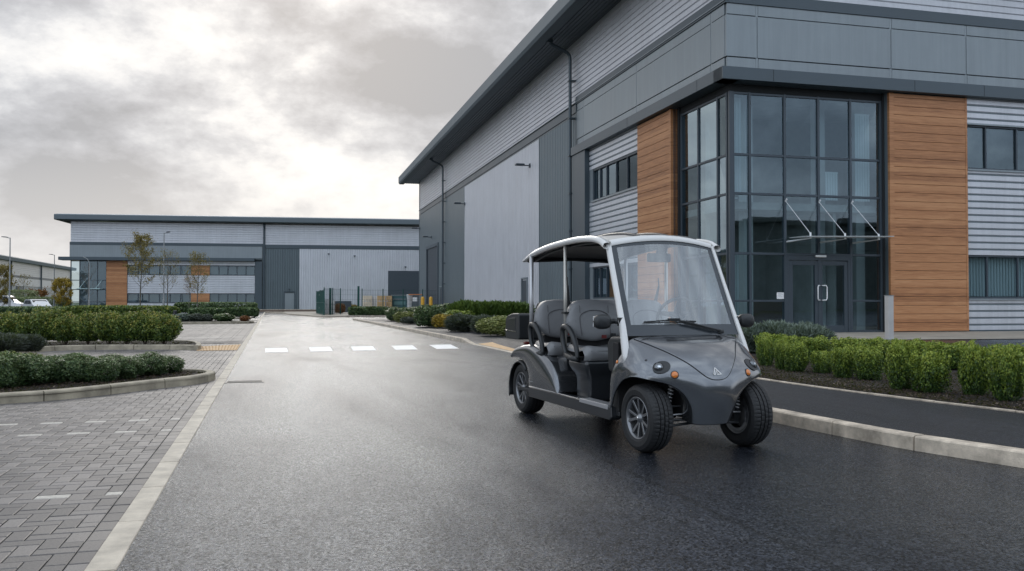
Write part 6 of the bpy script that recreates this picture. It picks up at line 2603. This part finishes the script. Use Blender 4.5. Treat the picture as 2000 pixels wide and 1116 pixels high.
def vehicle(name, lb, cat, loc, rz, body, glass, L, Wd, wheels, wr=.32):
    e = thing(name, lb, cat, loc, rz)
    mb = MB()
    # body: side outline swept across with tumblehome
    n = len(body)
    rings = []
    for y, k, dz in ((-1, .94, 0), (-.99, 1, 0), (-.5, 1, .0), (.5, 1, .0), (.99, 1, 0), (1, .94, 0)):
        rings.append([(x * (1 if z < 1.0 else (1 - .04 * (abs(y) > .9))), y * Wd / 2 * (1 - .16 * max(0, z - .95)), z) for x, z in body])
    vs = [p for r_ in rings for p in r_]
    fs = []
    for i in range(len(rings) - 1):
        for k in range(n):
            l = (k + 1) % n
            fs.append((i * n + k, i * n + l, (i + 1) * n + l, (i + 1) * n + k))
    fs.append(tuple(range(n)))
    fs.append(tuple((len(rings) - 1) * n + k for k in range(n - 1, -1, -1)))
    B_ = mb.add(vs, fs).build('body', M_vw, e, bevel=.03)
    for nm, poly, side in glass:
        if side == 's':
            for sg in (-1, 1):
                g_ = MB()
                pts = [(x, sg * (Wd / 2 * (1 - .16 * max(0, z - .95)) + .006), z) for x, z in poly]
                g_.add(pts, [tuple(range(len(pts)))])
                g_.build(nm, M_vg, e, solid=.004)
        else:
            (x0, z0), (x1, z1) = poly
            w0, w1 = Wd / 2 * .88, Wd / 2 * .78
            d = .012 if side == 'f' else -.012
            g_ = MB().add([(x0 + d, -w0, z0), (x0 + d, w0, z0), (x1 + d, w1, z1), (x1 + d, -w1, z1)], [(0, 1, 2, 3)])
            g_.build(nm, M_vg, e, solid=.004)
    for x in wheels:
        for sg in (-1, 1):
            T_ = Matrix.Translation((x, sg * (Wd / 2 - .1), wr))
            w_ = MB().lathe([(.2, -.1), (wr * .95, -.1), (wr, -.06), (wr, .06), (wr * .95, .1), (.2, .1), (.2, -.1)], 24, M=T_).build('wheel', M_rub, e)
            MB().lathe([(.001, .09 * sg), (.2, .085 * sg), (.2, -.08 * sg)], 16, M=T_).build('rim', M_rim, w_)
    for sg in (-1, 1):
        MB().box(L / 2 - .12, L / 2 - .0, *sorted((sg * Wd / 2 * .55, sg * Wd / 2 * .92)), .62, .78).build('headlight', M_chr, e, bevel=.02)
        MB().box(L / 2 - 1.55, L / 2 - 1.4, *sorted((sg * (Wd / 2 + .02), sg * (Wd / 2 + .18))), 1.0, 1.15).build('door_mirror', M_blk, e, bevel=.02)
    MB().box(L / 2 - .02, L / 2 + .015, -.5, .5, .35, .55).build('grille', M_blk, e)
    return e


car_b = [(-2.1, .35), (-2.15, .7), (-2.1, 1.0), (-1.9, 1.45), (-1.6, 1.58), (.2, 1.60), (.6, 1.52), (1.45, 1.02), (2.05, .86), (2.15, .6), (2.1, .3)]
c_ = AT(73, 98, 0)
vehicle('parked_car', 'white people carrier parked beyond the hedge at the left', 'car', (c_.x, c_.y, 0), R(-62), [(x, z * .93) for x, z in car_b],
        [('windscreen', [(1.36, .98), (.62, 1.40)], 'f'), ('side_window', [(1.0, 1.0), (.5, 1.36), (-.3, 1.38), (-.3, .95)], 's'), ('side_window', [(-.4, .95), (-.4, 1.38), (-1.5, 1.38), (-1.85, 1.0)], 's')], 4.25, 1.8, (1.35, -1.3))
van_b = [(-2.6, .4), (-2.65, 1.9), (-2.5, 2.0), (.7, 2.0), (1.0, 1.95), (1.85, 1.15), (2.5, .98), (2.6, .6), (2.55, .35)]
c_ = AT(3, 106, 0)
vehicle('parked_van', 'white van cut by the left picture edge beyond the hedge', 'van', (c_.x, c_.y, 0), R(-8), van_b,
        [('windscreen', [(1.75, 1.22), (1.08, 1.88)], 'f'), ('side_window', [(1.5, 1.2), (.95, 1.8), (.2, 1.8), (.2, 1.15)], 's'), ('side_window', [(.05, 1.2), (.05, 1.75), (-1.0, 1.75), (-1.0, 1.2)], 's')], 5.2, 1.95, (1.7, -1.6), .34)
sheet([(-70, 95), (-12, 88), (-12, 122), (-70, 170)], -.02 + .03, 'far_car_park', M_foot)

# green gate and weld mesh fence
M_green = mat('dark_green_paint', (0.008, 0.07, 0.058), 0.45)
M_mesh = mat('fence_mesh', (0.02, 0.06, 0.055), 0.5)
a, b = AT(618.5, 83, .05), AT(633, 71.5, .1)
gt = thing('gate', 'solid dark green steel gate leaf standing open at the end of the road', 'gate', (a.x, a.y, 0), math.atan2(b.y - a.y, b.x - a.x))
L = (b - a).length
MB().box(0, L, -.02, .02, .1, 2.15).build('gate_panel', M_green, gt)
m_ = MB()
for x in (0, L * .5, L):
    m_.box(x - .05, x + .05, -.05, .05, .05, 2.25)
for z in (.12, 1.1, 2.12):
    m_.box(0, L, -.035, .035, z, z + .07)
for k in range(int(L / .25)):
    m_.box(k * .25, k * .25 + .06, -.028, .028, .15, 2.12)
m_.build('gate_frame', M_green, gt)
for z in (.6, 1.75):
    MB().box(L * .45, L * .45 + .12, -.07, -.03, z, z + .16).build('hinge_plate', M_galv, gt)


def mesh_fence(px0, d0, px1, d1, nposts, lb, h=2.3):
    a, b = AT(px0, d0), AT(px1, d1)
    e = thing('mesh_fence', lb, 'fence', (a.x, a.y, 0.05), math.atan2(b.y - a.y, b.x - a.x))
    L = (b - a).length
    for k in range(nposts + 1):
        x = L * k / nposts
        MB().box(x - .03, x + .03, -.03, .03, 0, h + .05).build('fence_post', M_green, e)
    mb = MB()
    n = int(L / .17)
    for k in range(n):
        x = L * k / n
        mb.box(x - .004, x + .004, -.004, .004, .05, h)
    z = .1
    while z < h:
        mb.box(0, L, -.005, .005, z, z + .011)
        z += .42
    mb.build('wire_panel', M_mesh, e)
    return e


mesh_fence(633, 72, 665, 77, 2, 'green weld mesh fence panel right next to the open gate')
mesh_fence(665, 77, 862, 84, 5, 'long green weld mesh fence in front of the stacked pallets')
for (px, d, h, lb) in ((645, 74, 2.25, 'stout green gate post standing alone beside the open gate'), (700, 79, 2.5, 'taller grey green post of the yard fence')):
    p = AT(px, d, .1)
    m_ = MB().box(-.09, .09, -.09, .09, 0, h)
    m_.box(-.10, .10, -.10, .10, h, h + .03)
    e = m_.build('gate_post', M_green, loc=p, bevel=.01)
    tag(e, lb, 'post')

# white and red stacked notices / wrapped goods by the gate
def crate_stack(name, lb, cat, px, d, w, dp, h, m, slat=True, rows_=3):
    p = AT(px, d, .1)
    e = thing(name, lb, cat, p, -YAW + .1)
    hh = h / rows_
    for k in range(rows_):
        mb = MB()
        z = k * hh
        for x in (-w / 2, -w / 6, w / 6 - .1, w / 2 - .1):
            mb.box(x, x + .1, -dp / 2, dp / 2, z, z + .08)
        mb.box(-w / 2, w / 2, -dp / 2 - .01, dp / 2 + .01, z + .08, z + .105)
        n = max(3, int(w / .17))
        for q in range(n):
            x = -w / 2 + w * q / n
            mb.box(x + .012, x + w / n - .012, -dp / 2 - .015, dp / 2 + .015, z + .115, z + hh - .03)
        mb.build('crate', m, e)
    return e


M_pal = mat('pallet_wood', (0.60, 0.40, 0.20), .7, var=.25, vscale=1.5)
M_pal2 = mat('pale_wood', (0.72, 0.62, 0.48), .7, var=.2, vscale=1.5)
M_wrap = mat('shrink_wrap', (0.66, 0.66, 0.66), .3, var=.1)
crate_stack('crate_stack', 'pale wooden crates stacked at the left end of the yard row', 'crates', 718, 88, .9, 1.2, 1.75, M_pal2)
crate_stack('crate_stack', 'whitish wrapped crates between the two timber stacks', 'crates', 730, 88.5, .75, 1.2, 1.7, M_wrap)
crate_stack('crate_stack', 'brown timber crates stacked in the middle of the yard row', 'crates', 745, 88, .8, 1.2, 1.75, M_pal)
crate_stack('crate_stack', 'tan timber crates stacked left of the green container', 'crates', 760, 88.5, .6, 1.2, 1.75, M_pal)
crate_stack('crate_stack', 'white wrapped goods stack right beside the green gate', 'crates', 637, 78, .45, .8, 1.35, M_wrap)
crate_stack('crate_stack', 'second white wrapped goods stack behind the gate post', 'crates', 649.5, 79, .4, .8, 1.25, M_wrap)
p = AT(782, 90, .1)
ct = thing('skip_container', 'dark teal metal container behind the mesh fence right of the timber crates', 'container', p, -YAW + .05)
MB().box(-.85, .85, -.8, .8, .45, 1.75).build('container_body', mat('teal_paint', (0.03, 0.10, 0.11), .45), ct, bevel=.03)
m_ = MB()
m_.box(-.9, .9, -.85, .85, 1.75, 1.83)
m_.box(-.9, .9, -.86, -.82, 1.35, 1.42)
m_.build('container_lid', M_panel, ct)
m_ = MB()
for x in (-.8, .8):
    m_.box(x - .06, x + .06, -.7, .7, 0, .45)
m_.build('leg', M_trim, ct)
m_ = MB().box(-.6, .6, -.83, -.81, .8, 1.15).build('front_plate', mat('teal_light', (0.10, 0.22, 0.22), .4), ct)
p = AT(800, 88, .1)
m_ = MB()
m_.prism([(-.25, 0), (-.18, 1.2), (-.28, 1.85), (.28, 1.85), (.2, 1.2), (.1, 0)], -.4, .4, 'y')
o = m_.build('wrapped_bale', M_wrap, bevel=.05, loc=p)
tag(o, 'tall white wrapped bale between teal container and wire cage', 'bale')
p = AT(812, 87, .1)
cg = thing('wire_cage', 'grey wire cage with an orange top rail and a white sign in the yard', 'cage', p, -YAW)
m_ = MB()
for k in range(12):
    x = -.65 + 1.3 * k / 11
    m_.box(x - .008, x + .008, -.5, -.48, 0, 1.8)
    m_.box(x - .008, x + .008, .48, .5, 0, 1.8)
for z in (0.02, .6, 1.2, 1.75):
    m_.box(-.65, .65, -.51, -.49, z, z + .03)
    m_.box(-.65, .65, .49, .51, z, z + .03)
m_.build('cage_wire', M_galv, cg)
MB().box(-.68, .68, -.55, .55, 1.8, 1.87).build('top_rail', mat('orange_paint', (0.6, 0.2, 0.06), .5), cg)
MB().box(-.25, .2, -.55, -.53, 1.15, 1.55).build('cage_sign', M_notice, cg)
p = AT(665, 92, .05)
o = MB().box(-1.1, 1.1, -.6, .6, 0, 1.25).build('generator_box', M_shutter, loc=p, bevel=.03)
tag(o, 'low slate grey cabinet behind the first fence panel by the far warehouse wall', 'cabinet')

for px, lb in ((825.5, 'left one of the two yellow bollards by the dock door'), (841.5, 'right one of the two yellow bollards by the dock door')):
    p = AT(px, 66, .1)
    e = thing('bollard', lb, 'bollard', p, 0, 'yellow bollards by the dock door')
    MB().lathe([(.001, 1.50), (.08, 1.48), (.125, 1.42), (.14, 1.34), (.14, .0)], 20, M=Matrix.Rotation(PI / 2, 4, 'X')).build('sleeve', M_yellow, e, smooth=True)
    MB().lathe([(.14, .06), (.2, .05), (.2, .0)], 16, M=Matrix.Rotation(PI / 2, 4, 'X')).build('base_collar', M_galv, e)

# steel post before the timber pier
g_ = G(1737, 664, PZ + .03)
e = thing('steel_post', 'square pale steel post standing in front of the timber pier beside the entrance', 'post', (g_.x, g_.y, PZ + .03), B_RZ)
dist = g_.x * math.sin(YAW) + g_.y * math.cos(YAW)
hp = (664 - 578) / F_PX * dist
MB().box(-.085, .085, -.085, .085, 0, hp).build('shaft', mat('pale_steel', (0.50, 0.48, 0.46), .45, metal=.3, var=.08), e, bevel=.012)
MB().box(-.095, .095, -.095, .095, hp, hp + .015).build('cap', M_galv, e)
MB().box(-.14, .14, -.14, .14, 0, .02).build('base_plate', M_galv, e)
# small black bollard by the hedge end
g_ = G(342, 629, .09)
o = MB().tube([(0, 0, 0), (0, 0, .62), (0, 0, .66)], [.1, .1, .06], 12).build('bollard', M_blk, loc=AT(342, 50.5, .05))
tag(o, 'short black bollard just past the right end of the leggy hedge', 'bollard')

# low wall with coping at the far end of the road
o = thing('low_wall', 'low brown brick edged bank along the foot of the far warehouse', 'wall', AT(562, 108, 0), F_RZ)
MB().box(-6.5, 6.8, -.3, .3, 0, .22).build('wall', mat('brown_kerb', (0.22, 0.16, 0.12), .8, var=.2), o)
MB().box(-6.5, 6.8, -.34, .34, .22, .28).build('coping', M_kerb, o)

# fallen leaves and grit on road and footway
rg_ = np.random.default_rng(9)


def scat(rg):
    return (rg.uniform(-.5, 4.6), rg.uniform(3.2, 16))


L_lit = mat_leaf('litter', [(0.2, (0.10, 0.07, 0.04)), (0.6, (0.3, 0.25, 0.18)), (0.9, (0.55, 0.52, 0.48))], .8)
chips('leaf_litter', lambda rg: (5.0 + rg.exponential(.35), rg.uniform(4.5, 14)) if rg.uniform() < .2 else scat(rg), 170, .016, L_lit, .004, 5)
